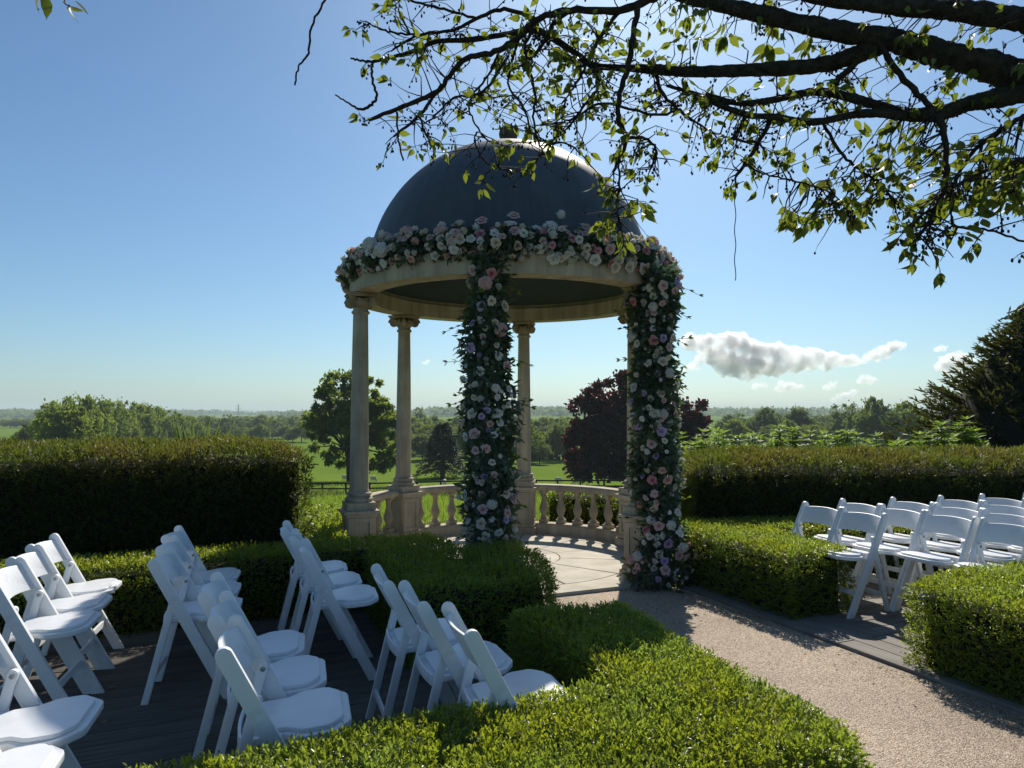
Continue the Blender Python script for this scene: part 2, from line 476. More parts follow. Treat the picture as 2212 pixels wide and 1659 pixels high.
def pedestal(a):
    rt = empty('pedestal', pol(RC, a), R(a), gaz)
    m = MB(); m.box((0, 0, .075), (.345, .345, .09)); m.box((0, 0, .14), (.31, .31, .04)); m.build('plinth', M['stone'], rt, .008)
    m = MB(); m.box((0, 0, .36), (.262, .262, .402)); m.build('die', M['stone'], rt, .004, 1)
    # raised frame around a sunk panel on every face
    for q in range(4):
        Mr = Matrix.Rotation(math.pi / 2 * q, 3, 'Z')
        m = MB()
        for (y, z, sy, sz) in ((-.104, .36, .052, .398), (.104, .36, .052, .398), (0, .185, .156, .048), (0, .535, .156, .048)):
            m.box(Mr @ Vector((.137, y, z)), (.014, sy, sz), Mr)
        m.build('panel_frame', M['stone'], rt, .003, 1)
    m = MB(); m.box((0, 0, .578), (.305, .305, .032)); m.box((0, 0, .612), (.352, .352, .036)); m.build('cap', M['stone'], rt, .008)
    return rt

def scroll(r0, turns, n, w):
    pts = []
    for i in range(n + 1):
        th = 2 * math.pi * turns * i / n
        r = r0 * (1 - .82 * i / n); pts.append((r * math.cos(th), r * math.sin(th)))
    return pts

def column(a):
    rt = empty('column', pol(RC, a), R(a), gaz)
    m = MB(); m.box((0, 0, .668), (.285, .285, .076)); m.build('plinth', M['stone'], rt, .006)
    pr = [(.0, .706), (.128, .706), (.139, .722), (.139, .738), (.126, .754), (.112, .760), (.112, .768), (.124, .776), (.127, .786), (.120, .797), (.104, .803), (.101, .815), (.094, .830)]
    MB().lathe(pr, 32).build('base', M['stone'], rt, smooth=35)
    sh = [(.094, .828)]
    H0, H1 = .84, 2.575
    for i in range(13):
        f = i / 12; sh.append((.0925 - .0185 * f ** 1.7, H0 + (H1 - H0) * f))
    sh += [(.088, 2.58), (.092, 2.592), (.088, 2.604), (.076, 2.608), (.076, 2.635)]
    MB().lathe(sh, 32).build('shaft', M['stone'], rt, smooth=35)
    cp = empty('capital', (0, 0, 0), parent=rt)
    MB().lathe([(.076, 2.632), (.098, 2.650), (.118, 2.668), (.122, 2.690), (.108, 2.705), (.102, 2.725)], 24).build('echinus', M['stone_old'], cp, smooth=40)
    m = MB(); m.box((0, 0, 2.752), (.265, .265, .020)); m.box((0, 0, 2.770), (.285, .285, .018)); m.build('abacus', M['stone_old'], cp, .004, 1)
    for q in range(4):                        # corner scrolls
        Mr = Matrix.Rotation(math.pi / 4 + math.pi / 2 * q, 3, 'Z')
        m = MB(); sp = scroll(.056, 2.0, 26, .02)
        m.tube([Mr @ Vector((.128 + x, 0, 2.690 + z)) for x, z in sp], [.017 - .010 * i / 26 for i in range(27)], 6)
        m.tube([Mr @ Vector((.128, -.022, 2.690)), Mr @ Vector((.128, .022, 2.690))], .050, 14)
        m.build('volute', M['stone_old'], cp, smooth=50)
    m = MB()
    for q in range(4):                        # carved fruit swags between the scrolls
        for k in range(7):
            th = math.pi / 2 * q + (k - 3) * .11
            m.lathe([(0, -.017), (.013, -.010), (.017, 0), (.013, .010), (0, .017)], 6, (.118 * math.cos(th), .118 * math.sin(th), 2.716 - .020 * math.cos((k - 3) * .5)))
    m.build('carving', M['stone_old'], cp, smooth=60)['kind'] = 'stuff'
    return rt
for k, a in ANG.items():
    pedestal(a); column(a)

def baluster_mesh():
    m = MB()
    m.box((0, 0, .195), (.105, .105, .05))
    pr = [(.0, .22), (.040, .22), (.047, .228), (.047, .238), (.034, .250), (.030, .262), (.040, .285), (.055, .320), (.058, .345), (.050, .380), (.036, .425), (.028, .470), (.026, .500), (.034, .506), (.036, .514), (.030, .522), (.034, .535), (.046, .552), (.046, .560), (0, .560)]
    m.lathe(pr, 20)
    m.box((0, 0, .572), (.105, .105, .026))
    return m.mesh('baluster', 0, 2, 40)
BAL = baluster_mesh()
def arc_block(prof, a0, a1, n=14):
    """closed profile of (r, z) swept along an arc"""
    m = MB(); k = len(prof); V = []
    for i in range(n + 1):
        a = a0 + (a1 - a0) * i / n
        for r, z in prof: V.append(pol(r, a, z))
    Fc = []
    for i in range(n):
        for q in range(k):
            Fc.append((i * k + q, (i + 1) * k + q, (i + 1) * k + (q + 1) % k, i * k + (q + 1) % k))
    Fc += [tuple(range(k)), tuple(range(n * k + k - 1, n * k - 1, -1))]
    return m.add(V, Fc)
for a0, a1 in ((83, 143), (143, 203), (23, 83), (323 - 360, 23)):
    b = empty('balustrade', (0, 0, 0), parent=gaz)
    e0, e1 = a0 + 5.2, a1 - 5.2
    arc_block([(RC - .095, .03), (RC + .095, .03), (RC + .095, .135), (RC + .075, .168), (RC - .075, .168), (RC - .095, .135)], e0, e1).build('base_rail', M['stone'], b, smooth=30)
    arc_block([(RC - .075, .586), (RC + .075, .586), (RC + .095, .606), (RC + .095, .640), (RC + .080, .660), (RC - .080, .660), (RC - .095, .640), (RC - .095, .606)], e0, e1).build('top_rail', M['stone'], b, smooth=30)
    for i in range(6):
        a = e0 + (e1 - e0) * (i + .5) / 6
        o = link('baluster', BAL, M['stone'], b); o.location = pol(RC, a); o.rotation_euler = (0, 0, R(a))

# entablature ring: six stones that meet above the columns
ent = empty('entablature', (0, 0, 0), parent=gaz)
pe = [(1.475, 2.782), (1.690, 2.782), (1.697, 2.80), (1.697, 2.915), (1.712, 2.935), (1.712, 2.985), (1.475, 2.985)]
for k in range(6):
    arc_block(pe, 23 + 60 * k + .12, 83 + 60 * k - .12, 24).build('ring_stone', M['stone'], ent, smooth=30)
# dome: eight gores over a lining
dm = empty('dome', (0, 0, 0), parent=gaz)
DR, DZ = 1.52, 2.985
def dome_prof(r, n=26, z0=-.02):
    P = [(r, z0)]
    for i in range(n): 
        t = math.pi / 2 * i / (n - 1) * .985; P.append((r * math.cos(t), r * math.sin(t) * 1.0))
    return P
for k in range(8):
    MB().lathe(dome_prof(DR), 9, (0, 0, DZ), R(45 * k + 8.5 + .045), R(45 * k + 53.5 - .045)).build('gore', M['dome'], dm, smooth=40)
MB().lathe(dome_prof(DR - .03) + [(0.0, DR - .03)], 48, (0, 0, DZ - .035)).build('lining', M['dome_in'], dm, smooth=40)
MB().lathe([(1.45, 2.94), (1.62, 2.992), (1.62, 3.012), (DR + .012, 3.03), (DR + .012, 3.05), (DR - .02, 3.05)], 64).build('flashing', M['dome'], dm, smooth=40)
fin = empty('finial', (0, 0, 0), parent=dm)
MB().lathe([(.15, 4.485), (.135, 4.505), (.09, 4.52), (.06, 4.55), (.055, 4.575), (0, 4.58)], 24).build('collar', M['white'], fin, smooth=40)
MB().lathe([(.0, -.105)] + [(.105 * math.cos(t), .105 * math.sin(t)) for t in np.linspace(-1.5, 1.5, 15)] + [(0, .105)], 24, (0, 0, 4.665)).build('ball', M['ball'], fin, smooth=60)

# ------------------------------------------------------------------ hedges
def offset_poly(P, d):
    n = len(P); out = []
    for i in range(n):
        a, b, c = P[i - 1], P[i], P[(i + 1) % n]
        e1 = norm(b - a); e2 = norm(c - b)
        n1 = np.array([e1[1], -e1[0]]); n2 = np.array([e2[1], -e2[0]])
        k = n1 + n2; k = k / max(k.dot(k) / 2, .4)
        out.append(b + k * d)
    return np.array(out)

def in_poly(p, P):
    x, y = p[:, 0], p[:, 1]; ins = np.zeros(len(p), bool); n = len(P)
    for i in range(n):
        x1, y1 = P[i - 1]; x2, y2 = P[i]
        c = ((y1 > y) != (y2 > y)) & (x < (x2 - x1) * (y - y1) / (y2 - y1 + 1e-12) + x1)
        ins ^= c
    return ins

def edge_dist(p, P):
    best = np.full(len(p), 1e9); nrm = np.zeros((len(p), 2))
    for i in range(len(P)):
        a, b = P[i - 1], P[i]; e = b - a
        t = np.clip(((p - a) @ e) / (e @ e), 0, 1); q = a + t[:, None] * e
        d = np.linalg.norm(p - q, axis=1); k = d < best
        best[k] = d[k]; nrm[k] = np.array([e[1], -e[0]]) / np.linalg.norm(e)
    return best, nrm

def wob(P, f=1.0):
    x, y, z = P[:, 0] * f, P[:, 1] * f, P[:, 2] * f
    return (np.sin(x * 5.1 + y * 3.3 + z * 4) + np.sin(x * 9.7 - y * 7.9 + 1.3 + z * 7) * .6 + np.sin(y * 13.1 + x * 2.7 + 2 + z * 9) * .5) / 2.1

def hedge(name, label, poly, h, mat, dens, leaf, sprig=6, slen=.05, rad=.09, amp=.02, group=None, dome=0.0, back=.35, spread=.75, cat='hedge'):
    P = np.array([(p[0], p[1]) for p in poly], float)
    area = .5 * np.sum(P[:, 0] * np.roll(P[:, 1], -1) - np.roll(P[:, 0], -1) * P[:, 1])
    if area < 0: P = P[::-1]; area = -area
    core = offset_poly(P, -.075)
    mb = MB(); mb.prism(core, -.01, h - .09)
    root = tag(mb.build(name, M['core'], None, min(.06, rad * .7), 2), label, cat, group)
    lo, hi = P.min(0), P.max(0)
    n = int(area * dens / max(area / np.prod(hi - lo), .05) * 1.0)
    n = int(dens * np.prod(hi - lo))
    p = lo + rng.random((n, 2)) * (hi - lo); p = p[in_poly(p, P)]
    e, nr = edge_dist(p, P)
    k = np.clip(1 - e / rad, 0, 1)
    z = h - rad * (1 - np.sqrt(np.maximum(1 - k * k, 0)))
    if dome: z = z + dome * np.clip(e / .6, 0, 1)
    top = np.column_stack([p, z]); tn = norm(np.column_stack([nr * k[:, None], np.sqrt(np.maximum(1 - k * k, .02))]))
    SP, SN = [top], [tn]
    for i in range(len(P)):
        a, b = P[i - 1], P[i]; L = np.linalg.norm(b - a); nn = np.array([b[1] - a[1], -(b[0] - a[0])]) / L
        mid = (a + b) / 2; facing = nn @ (np.array([0, 0]) - mid) > 0
        m = int(L * h * dens * (1.0 if facing else back))
        if m < 1: continue
        t = rng.random(m)[:, None]; zz = rng.random(m) * (h - rad * .5)
        kk = np.clip((zz - (h - rad)) / rad, 0, 1); ins = rad * (1 - np.sqrt(1 - kk * kk))
        q = a + t * (b - a) - nn * ins[:, None]
        SP.append(np.column_stack([q, zz])); SN.append(norm(np.column_stack([np.tile(nn, (m, 1)), kk + .12])))
    SP, SN = np.concatenate(SP), np.concatenate(SN)
    SP = SP + SN * (wob(SP) * amp + wob(SP * 2.9 + 5) * amp * .5 - .02)[:, None]
    n = len(SP)
    D = norm(SN * .8 + runit(n) * spread + np.array([0, 0, .25]))
    K = sprig
    tt = np.tile(np.linspace(.15, 1, K), n); Sid = np.repeat(np.arange(n), K)
    base = SP[Sid] - SN[Sid] * (slen * .55) + D[Sid] * (tt * slen * (1 + .5 * rng.random(n)[Sid]))[:, None]
    A = norm(D[Sid] * (.35 + .8 * tt[:, None]) + runit(n * K) * .75)
    U = norm(SN[Sid] * .6 + np.array([0, 0, .5]) + runit(n * K) * .55)
    Ls = leaf[0] * (.65 + .6 * rng.random(n * K)); Ws = leaf[1] * (.7 + .5 * rng.random(n * K))
    V, Fc = leaf_arrays(base, A, U, Ls, Ws)
    V[:, 2] = np.maximum(V[:, 2], .005)
    f = link('foliage', np_mesh('foliage', V, Fc), mat, root)
    f['kind'] = 'stuff'
    return root
def QP(L): return [Q(s, t)[:2] for s, t in L]
BG = 'low clipped box hedges around the path'
hedge('box_hedge', 'nearest box hedge, sunlit bright green, filling the bottom of the view', QP([(-.80, 3.60), (-1.48, 3.55), (-1.50, 4.58), (-3.22, 4.68), (-3.28, 5.10), (-3.12, 5.38), (-1.06, 5.46), (-.95, 5.30), (-.86, 4.2)]), .52, M['box'], 4700, (.0195, .0092), 7, .048, .075, .015, BG)
hedge('box_hedge', 'shaded box hedge in front of the rotunda, left of the path entrance', QP([(-7.0, 1.42), (-1.84, 1.42), (-1.84, 2.98), (-.92, 3.0), (-.68, 2.4), (-.62, 1.68), (-1.10, 1.62), (-1.15, .95), (-2.3, .92), (-7.0, .95)]), .52, M['box'], 2300, (.0215, .0105), 6, .048, .075, .013, BG)
hedge('box_hedge', 'sunlit box hedge beside the foot of the leftmost rotunda column', [(-1.70, 6.15), (-1.45, 6.4), (-1.78, 7.0), (-1.82, 8.4), (-2.35, 8.4), (-1.98, 7.2)], .50, M['box'], 900, (.032, .017), 6, .06, .10, .02, BG)
hedge('box_hedge', 'box hedge right of the path, between the flower covered column and the white chairs', [Q(1.05, 1.75)[:2], Q(1.06, 2.98)[:2], Q(1.70, 2.98)[:2], (2.45, 6.62), (5.2, 6.66), (5.2, 7.22), (1.72, 7.28)], .52, M['box'], 2000, (.0225, .011), 6, .048, .075, .013, BG)
hedge('box_hedge', 'box hedge at the right edge of the view beside the gravel path', QP([(1.03, 3.95), (1.00, 7.6), (1.85, 7.6), (1.88, 4.75), (5.0, 4.7), (5.0, 4.0), (1.85, 3.8)]), .53, M['box'], 2600, (.021, .0102), 6, .048, .075, .015, BG)
arc = [(GC[0] + r * math.cos(R(a)), GC[1] + r * math.sin(R(a))) for r, aa in ((2.25, range(12, 84, 6)), (2.8, range(78, 11, -6))) for a in aa]
hedge('box_hedge', 'rounded box hedge seen through the balusters behind the rotunda', arc, .50, M['box'], 900, (.032, .017), 6, .06, .12, .05, BG)
YG = 'tall clipped yew hedges'
hedge('yew_hedge', 'tall dark yew hedge with bronze top on the left behind the chairs', QP([(-2.12, .36), (-8.5, .30), (-8.5, -1.1), (-2.30, -1.1)]), 1.22, M['yew'], 1500, (.050, .010), 6, .085, .13, .03, YG, .06, .15, .6)
hedge('yew_hedge', 'broad yew hedge with bronze top behind the right hand chairs', [(1.86, 7.42), (10, 7.34), (10, 9.0), (2.0, 8.9)], 1.03, M['yew'], 1250, (.052, .011), 6, .085, .16, .035, YG, .09, .12, .6)

# ------------------------------------------------------------------ white folding chairs
def chair_parts():
    P = []
    T, Fo = Vector((-.205, 0, .745)), Vector((.190, 0, 0))
    d = (T - Fo).normalized(); w = .0285; nrm = Vector((d.z, 0, -d.x))
    out = [Fo + nrm * (w / nrm.x) * 1.0 * 0 + Vector((w / d.z, 0, 0)), Fo - Vector((w / d.z, 0, 0))]
    a = [Vector((Fo.x + w / d.z, 0, 0))]
    for i in range(9):
        th = math.pi * i / 8; a.append(T + nrm * w * math.cos(th) + d * w * math.sin(th))
    a.append(Vector((Fo.x - w / d.z, 0, 0)))
    def slab(prof, y0, y1, bev=.003):
        n = len(prof); m = MB()
        m.add([(p.x, y0, p.z) for p in prof] + [(p.x, y1, p.z) for p in prof],
              [tuple(range(n)), tuple(range(2 * n - 1, n - 1, -1))] + [(i, n + i, n + (i + 1) % n, (i + 1) % n) for i in range(n)])
        return m.mesh('slab', bev, 2, 35)
    for s in (-1, 1):
        P.append(('front_upright', slab(a, s * .198 - .0125, s * .198 + .0125), 'white', None))
    # rear legs
    T2, F2 = Vector((-.100, 0, .575)), Vector((-.240, 0, 0))
    d2 = (T2 - F2).normalized(); w2 = .0185; n2 = Vector((d2.z, 0, -d2.x))
    b = [Vector((F2.x + w2, 0, 0))]
    for i in range(7):
        th = math.pi * i / 6; b.append(T2 + n2 * w2 * math.cos(th) + d2 * w2 * math.sin(th))
    b.append(Vector((F2.x - w2, 0, 0)))
    for s in (-1, 1):
        P.append(('rear_leg', slab(b, s * .171 - .011, s * .171 + .011), 'white', None))
    # seat with wider front
    hw = [(-.152, .125), (-.145, .148), (-.08, .150), (-.005, .150), (.035, .192), (.060, .200), (.140, .200), (.165, .190), (.212, .135), (.220, .110)]
    def plan(hw, z0, z1, inset=0.0, bev=.006):
        L = [(x, y - inset) for x, y in hw]
        poly = [(x, -y) for x, y in L] + [(x, y) for x, y in reversed(L)]
        m = MB(); n = len(poly); tilt = .06
        m.add([(x, y, z0 + tilt * x) for x, y in poly] + [(x, y, z1 + tilt * x) for x, y in poly],
              [tuple(range(n - 1, -1, -1)), tuple(range(n, 2 * n))] + [(i, (i + 1) % n, n + (i + 1) % n, n + i) for i in range(n)])
        return m.mesh('plan', bev, 3, 40)
    P.append(('seat', plan(hw, .418, .446), 'white', None))
    cw = [(-.130, .110), (-.122, .126), (-.08, .132), (-.005, .134), (.045, .172), (.065, .178), (.132, .178), (.150, .170), (.186, .126), (.192, .105)]
    P.append(('seat_pad', plan(cw, .4465, .462, 0, .0045), 'vinyl', None))
    # curved rear lip of the seat
    m = MB(); n = 10
    for lo, hi, x0, x1 in ((.404, .450, -.160, -.149),):
        V = []
        for i in range(n + 1):
            y = -.150 + .300 * i / n; c = .012 * (1 - (2 * i / n - 1) ** 2)
            V += [(x0 - c, y, lo), (x1 - c, y, lo), (x1 - c, y, hi), (x0 - c, y, hi)]
        Fc = []
        for i in range(n):
            for q in range(4): Fc.append((i * 4 + q, i * 4 + (q + 1) % 4, (i + 1) * 4 + (q + 1) % 4, (i + 1) * 4 + q))
        Fc += [(3, 2, 1, 0), (n * 4, n * 4 + 1, n * 4 + 2, n * 4 + 3)]
        m.add(V, Fc)
    P.append(('seat_lip', m.mesh('lip', .003, 2, 40), 'white', None))
    # back panel: bowed backwards and arched along its top
    m = MB(); n = 14; V = []
    for i in range(n + 1):
        f = 2 * i / n - 1; y = .187 * f; c = .034 * (1 - f * f); up = .012 * (1 - f * f)
        for z, th in ((.598 + up * .8, 0), (.598 + up * .8, .013), (.732 + up, .013), (.732 + up, 0)):
            xb = T.x + (Fo.x - T.x) * (T.z - z) / T.z
            V.append((xb - c - .006 + th, y, z))
    Fc = []
    for i in range(n):
        for q in range(4): Fc.append((i * 4 + q, i * 4 + (q + 1) % 4, (i + 1) * 4 + (q + 1) % 4, (i + 1) * 4 + q))
    Fc += [(3, 2, 1, 0), (n * 4, n * 4 + 1, n * 4 + 2, n * 4 + 3)]
    m.add(V, Fc)
    P.append(('backrest', m.mesh('back', .004, 2, 40), 'white', None))
    def xb(z): return T.x + (Fo.x - T.x) * (T.z - z) / T.z
    m = MB(); m.box((xb(.175), 0, .175), (.016, .374, .040)); P.append(('front_crossbar', m.mesh('bar', .003, 2), 'white', None))
    m = MB(); m.box((F2.x + (T2.x - F2.x) * .13 / .575, 0, .13), (.014, .322, .036)); P.append(('rear_crossbar', m.mesh('bar', .003, 2), 'white', None))
    for s in (-1, 1):
        m = MB(); y = s * .1595
        m.lathe([(0, 0), (.010, 0), (.010, .0025), (.0055, .0035), (.0055, .0055), (0, .0055)], 14)
        m.v = [(T2.x + p[0], y - s * p[2], T2.z - .006 + p[1]) for p in m.v]
        P.append(('bolt', m.mesh('bolt', 0, 2, 30), 'steel', None))
        m = MB(); y = s * .2105
        m.lathe([(0, 0), (.012, 0), (.012, .0015), (0, .0022)], 14)
        m.v = [(xb(.52) + p[0], y + s * p[2], .52 + p[1]) for p in m.v]
        P.append(('cover_cap', m.mesh('cap', 0, 2, 30), 'white', None))
    return P
CH = chair_parts()
for nm, me, mt, _ in CH: me.materials.append(M[mt])
def chair(x, y, left, label, group, ang):
    rt = empty('folding_chair', (x, y, .0245), ang)
    tag(rt, label, 'chair', group)
    for nm, me, mt, _ in CH: link(nm, me, None, rt)
    return rt
GL, GR = 'white folding chairs left of the path', 'white folding chairs right of the path'
J = lambda a: random.uniform(-a, a)
def lrow(pos, desc, names, ang=16):
    for (x, y), n in zip(pos, names): chair(x, y, True, f'white folding chair, {n} {desc}', GL, R(ang) + J(.03))
def rrow(s, ts, desc, names):
    for t, n in zip(ts, names):
        p = Q(s - .205, t - .198); chair(p.x + J(.006), p.y + J(.006), False, f'white folding chair, {n} {desc}', GR, AXQ + math.pi + J(.03))
N3 = ['farthest of', 'middle of', 'nearest of']
lrow([(-1.400, 5.10), (-1.221, 4.73), (-1.043, 4.356)], 'the row of three facing the shaded centre hedge', N3)
lrow([(-2.085, 4.86), (-1.932, 4.475), (-1.779, 4.092)], 'the left middle row before the tall yew hedge', N3)
lrow([(-2.735, 4.53), (-2.585, 4.153), (-2.434, 3.776)], 'the sunlit row at the far left by the low hedge', N3)
lrow([(-.447, 3.606), (-.243, 3.244), (-.009, 2.855)], 'the row just behind the nearest hedge, seen from behind', N3, 19)
lrow([(-1.211, 3.41), (-1.01, 3.035), (-.822, 2.658)], 'the row left of centre just above the nearest hedge', N3)
lrow([(-1.733, 2.58), (-1.626, 2.175)], 'the pair in the bottom left corner', ['farther of', 'nearer of'])
rrow(1.90, [2.70, 3.11], 'the two standing closest to the path on the right', ['farther of', 'nearer of'])
rrow(2.39, [2.66, 3.08, 3.50, 3.96], 'the second row from the path on the right', ['farthest of', 'second in', 'third in', 'nearest of'])
rrow(2.92, [2.77, 3.20, 3.62], 'the third row from the path on the right', N3)
rrow(3.46, [2.84, 3.26, 3.68], 'the fourth row from the path on the right', N3)
rrow(3.98, [2.91, 3.32], 'the fifth row from the path at the right edge', ['farther of', 'nearer of'])
rrow(4.50, [2.98], 'in the last row, cut by the right edge', ['only one'])

# fallen leaves on the left deck
for k, (u, v) in enumerate(((213, 1560), (108, 1437), (252, 1482), (60, 1444))):
    p = px(u, v, 1); d = (CAM_H - .03) / (CAM_H - p.z); q = Vector((p.x * d, d, .027))
    V, Fc = leaf_arrays(np.array([q]), np.array([[math.cos(k * 2), math.sin(k * 2), .1]]), np.array([[0, 0, 1.0]]), [.05], [.028])
    tag(link('fallen_leaf', np_mesh('fallen_leaf', V, Fc), M['litter']), 'dry fallen leaf on the dark left deck, ' + ('beside the front corner chair', 'under the sunlit row', 'in the aisle between the rows', 'at the left edge')[k], 'leaf', 'fallen leaves on the deck')

# ------------------------------------------------------------------ flowers
def petals_mesh(layers, up=1.0):
    V, Fc = [], []
    for (n, r0, r1, h0, h1, half, droop, off, ex) in layers:
        for k in range(n):
            ph = 2 * math.pi * (k + off) / n + random.uniform(-.16, .16); kr = random.uniform(.86, 1.12); kh = random.uniform(-.07, .07)
            b = len(V)
            for j in range(4):
                v = j / 3
                wd = half * (.55 + .75 * math.sin(math.pi * (.18 + .62 * v))) * (1 if j < 3 else .62)
                for i in range(4):
                    u = (i / 3 * 2 - 1)
                    rr = r0 + (r1 * kr - r0) * v ** ex; rr *= 1 + .06 * u
                    hh = h0 + (h1 - h0) * math.sin(v * math.pi / 2) - droop * v ** 4 - .06 * u * u * v + kh * v
                    th = ph + u * wd
                    V.append((rr * math.cos(th), rr * math.sin(th), hh * up))
            for j in range(3):
                for i in range(3):
                    a = b + j * 4 + i; Fc.append((a, a + 1, a + 5, a + 4))
    return V, Fc
ROSE = petals_mesh([(3, .05, .16, .0, .62, 1.0, .02, 0, 1.0), (3, .10, .30, -.02, .64, .9, .04, .5, 1.0), (5, .16, .52, -.05, .60, .62, .08, .2, 1.1), (5, .22, .80, -.10, .52, .60, .12, .7, 1.0), (5, .25, 1.02, -.20, .40, .62, .20, .1, .8)])
BUD = petals_mesh([(3, .1, .10, .3, 1.25, 1.1, 0, 0, 1.0), (4, .30, .26, -.05, 1.22, .8, -.02, .3, .6), (5, .34, .62, -.1, 1.02, .62, .05, .6, .45), (5, .34, .80, -.15, .62, .52, .06, .1, .5)])
OPEN = petals_mesh([(6, .05, .22, 0, .22, .5, 0, 0, 1.0), (5, .08, .72, .02, .40, .62, .06, .2, .9), (6, .10, 1.05, -.06, .30, .55, .18, .6, .9)])
def hydrangea():
    V, Fc = [], []
    for k in range(64):
        z = 1 - (k + .5) / 64 * 1.2; r = math.sqrt(max(0, 1 - z * z)); th = k * 2.399963
        c = Vector((r * math.cos(th), r * math.sin(th), z)); t1 = c.orthogonal().normalized(); t2 = c.cross(t1)
        rot = random.random() * 3
        for q in range(4):
            a = rot + q * math.pi / 2
            d = t1 * math.cos(a) + t2 * math.sin(a); e = t1 * -math.sin(a) + t2 * math.cos(a)
            b = len(V); V += [c * .90, c * (.92 + .14 * (k % 3 == 0)) + d * .16 + e * .13, c * (.96 + .16 * (k % 2)) + d * .29, c * (.92 + .14 * (k % 3 == 1)) + d * .16 - e * .13]
            Fc.append((b, b + 1, b + 2, b + 3))
    b = len(V)
    for i in range(6):
        for j in range(8):
            t = .25 + i / 5 * 2.4; V.append(Vector((math.sin(t) * math.cos(j * .7854), math.sin(t) * math.sin(j * .7854), math.cos(t))) * .80)
    for i in range(5):
        for j in range(8): Fc.append((b + i * 8 + j, b + i * 8 + (j + 1) % 8, b + (i + 1) * 8 + (j + 1) % 8, b + (i + 1) * 8 + j))
    return [tuple(v) for v in V], Fc
HYD = hydrangea()
def fmesh(kind, col):
    V, Fc = {'rose': ROSE, 'peony': BUD, 'open': OPEN, 'hyd': HYD}[kind]
    me = bpy.data.meshes.new(kind + '_' + col); me.from_pydata(V, [], Fc)
    me.polygons.foreach_set('use_smooth', np.ones(len(Fc), bool)); me.materials.append(PET[col]); me.update()
    return me
FM = {(k, c): fmesh(k, c) for k, cs in (('rose', ('white', 'cream', 'blush', 'pink', 'lilac')), ('peony', ('white', 'cream', 'blush', 'lilac')), ('open', ('white', 'cream', 'blush')), ('hyd', ('white', 'blush'))) for c in cs}
NAME = {'rose': 'rose', 'peony': 'peony_bud', 'open': 'open_rose', 'hyd': 'hydrangea_head'}
def bloom(parent, kind, col, pos, nrm, r):
    o = link(NAME[kind], FM[(kind, col)], None, parent)
    q = Vector(nrm).normalized().to_track_quat('Z', 'Y')
    o.rotation_mode = 'QUATERNION'
    from mathutils import Quaternion
    o.rotation_quaternion = q @ Quaternion((0, 0, 1), random.random() * 6.28)
    o.location = pos; o.scale = (r, r, r * random.uniform(.85, 1.15))
    return o
def pick(w):
    x = random.random() * sum(w.values())
    for k, v in w.items():
        x -= v
        if x <= 0: return k
    return k
RINGW = {('rose', 'white'): 13, ('rose', 'cream'): 14, ('rose', 'blush'): 22, ('rose', 'pink'): 10, ('peony', 'white'): 18, ('peony', 'cream'): 9, ('peony', 'blush'): 10, ('open', 'white'): 5, ('hyd', 'blush'): 4, ('hyd', 'white'): 2}
COLW = {('rose', 'lilac'): 9, ('rose', 'blush'): 18, ('rose', 'cream'): 13, ('rose', 'white'): 8, ('peony', 'white'): 18, ('peony', 'lilac'): 4, ('open', 'white'): 12, ('open', 'cream'): 8, ('hyd', 'white'): 4, ('hyd', 'blush'): 1, ('rose', 'pink'): 3, ('open', 'blush'): 2}

def garland_leaves(name, C, Nn, parent, mat, L, W, droop=.2, spread=.7):
    n = len(C)
    A = norm(Nn * .55 + runit(n) * spread + np.array([0, 0, -droop]))
    U = norm(Nn + runit(n) * .5)
    V, Fc = leaf_arrays(C, A, U, L * (.6 + .8 * rng.random(n)), W * (.7 + .6 * rng.random(n)), .15)
    o = link(name, np_mesh(name, V, Fc), mat, parent); o['kind'] = 'stuff'
    return o

# garland on the ring
gr = empty('flower_garland', (GC[0], GC[1], 3.0))
tag(gr, 'garland of white and blush roses along the top of the stone ring', 'garland')
def ring_point(a, b, rr):
    """a: angle round the ring, b: angle round the garland, rr: its half thickness"""
    c = pol(1.63, a, .040); rad = pol(1, a)
    n = rad * math.cos(b) + Vector((0, 0, 1)) * math.sin(b)
    return c + n * rr, n
a_lo, a_hi = 168, 372
n = 9500
aa = a_lo + rng.random(n) * (a_hi - a_lo); bb = -1.2 + rng.random(n) * 3.1
pts = [ring_point(a, b, (.098 + .020 * math.sin(a * .4) + .012 * math.sin(a * 1.7)) ) for a, b in zip(aa, bb)]
Cc = np.array([p for p, _ in pts]); Nn = np.array([q for _, q in pts])
Cc = Cc + Nn * rng.normal(0, .02, n)[:, None]
garland_leaves('leaves', Cc[:6500], Nn[:6500], gr, M['fleaf'], .062, .030)
garland_leaves('eucalyptus', Cc[6500:], Nn[6500:], gr, M['euca'], .042, .034)
arc_block([(1.60, .02), (1.70, .02), (1.71, .09), (1.66, .13), (1.60, .10)], a_lo, a_hi, 40).build('moss_core', M['core'], gr, smooth=60)
placed = []
def free(p, r):
    for q, s_ in placed:
        if (p - q).length < (r + s_) * .62: return False
    return True
tries = 0; count = 0
while count < 295 and tries < 12000:
    tries += 1
    a = random.uniform(a_lo + 4, a_hi - 16); b = random.uniform(-.95, 1.7)
    rr = .138 + .020 * math.sin(a * .4) + .014 * math.sin(a * 1.7)
    p, nn = ring_point(a, b, rr + random.uniform(-.01, .03))
    k, c = pick(RINGW)
    r = {'rose': random.choice((.034, .042, .050)), 'peony': random.choice((.036, .048)), 'open': .048, 'hyd': .066}[k]
    if not free(p, r): continue
    placed.append((p, r))
    bloom(gr, k, c, p, nn + Vector((J(.4), J(.4), J(.3))), r); count += 1
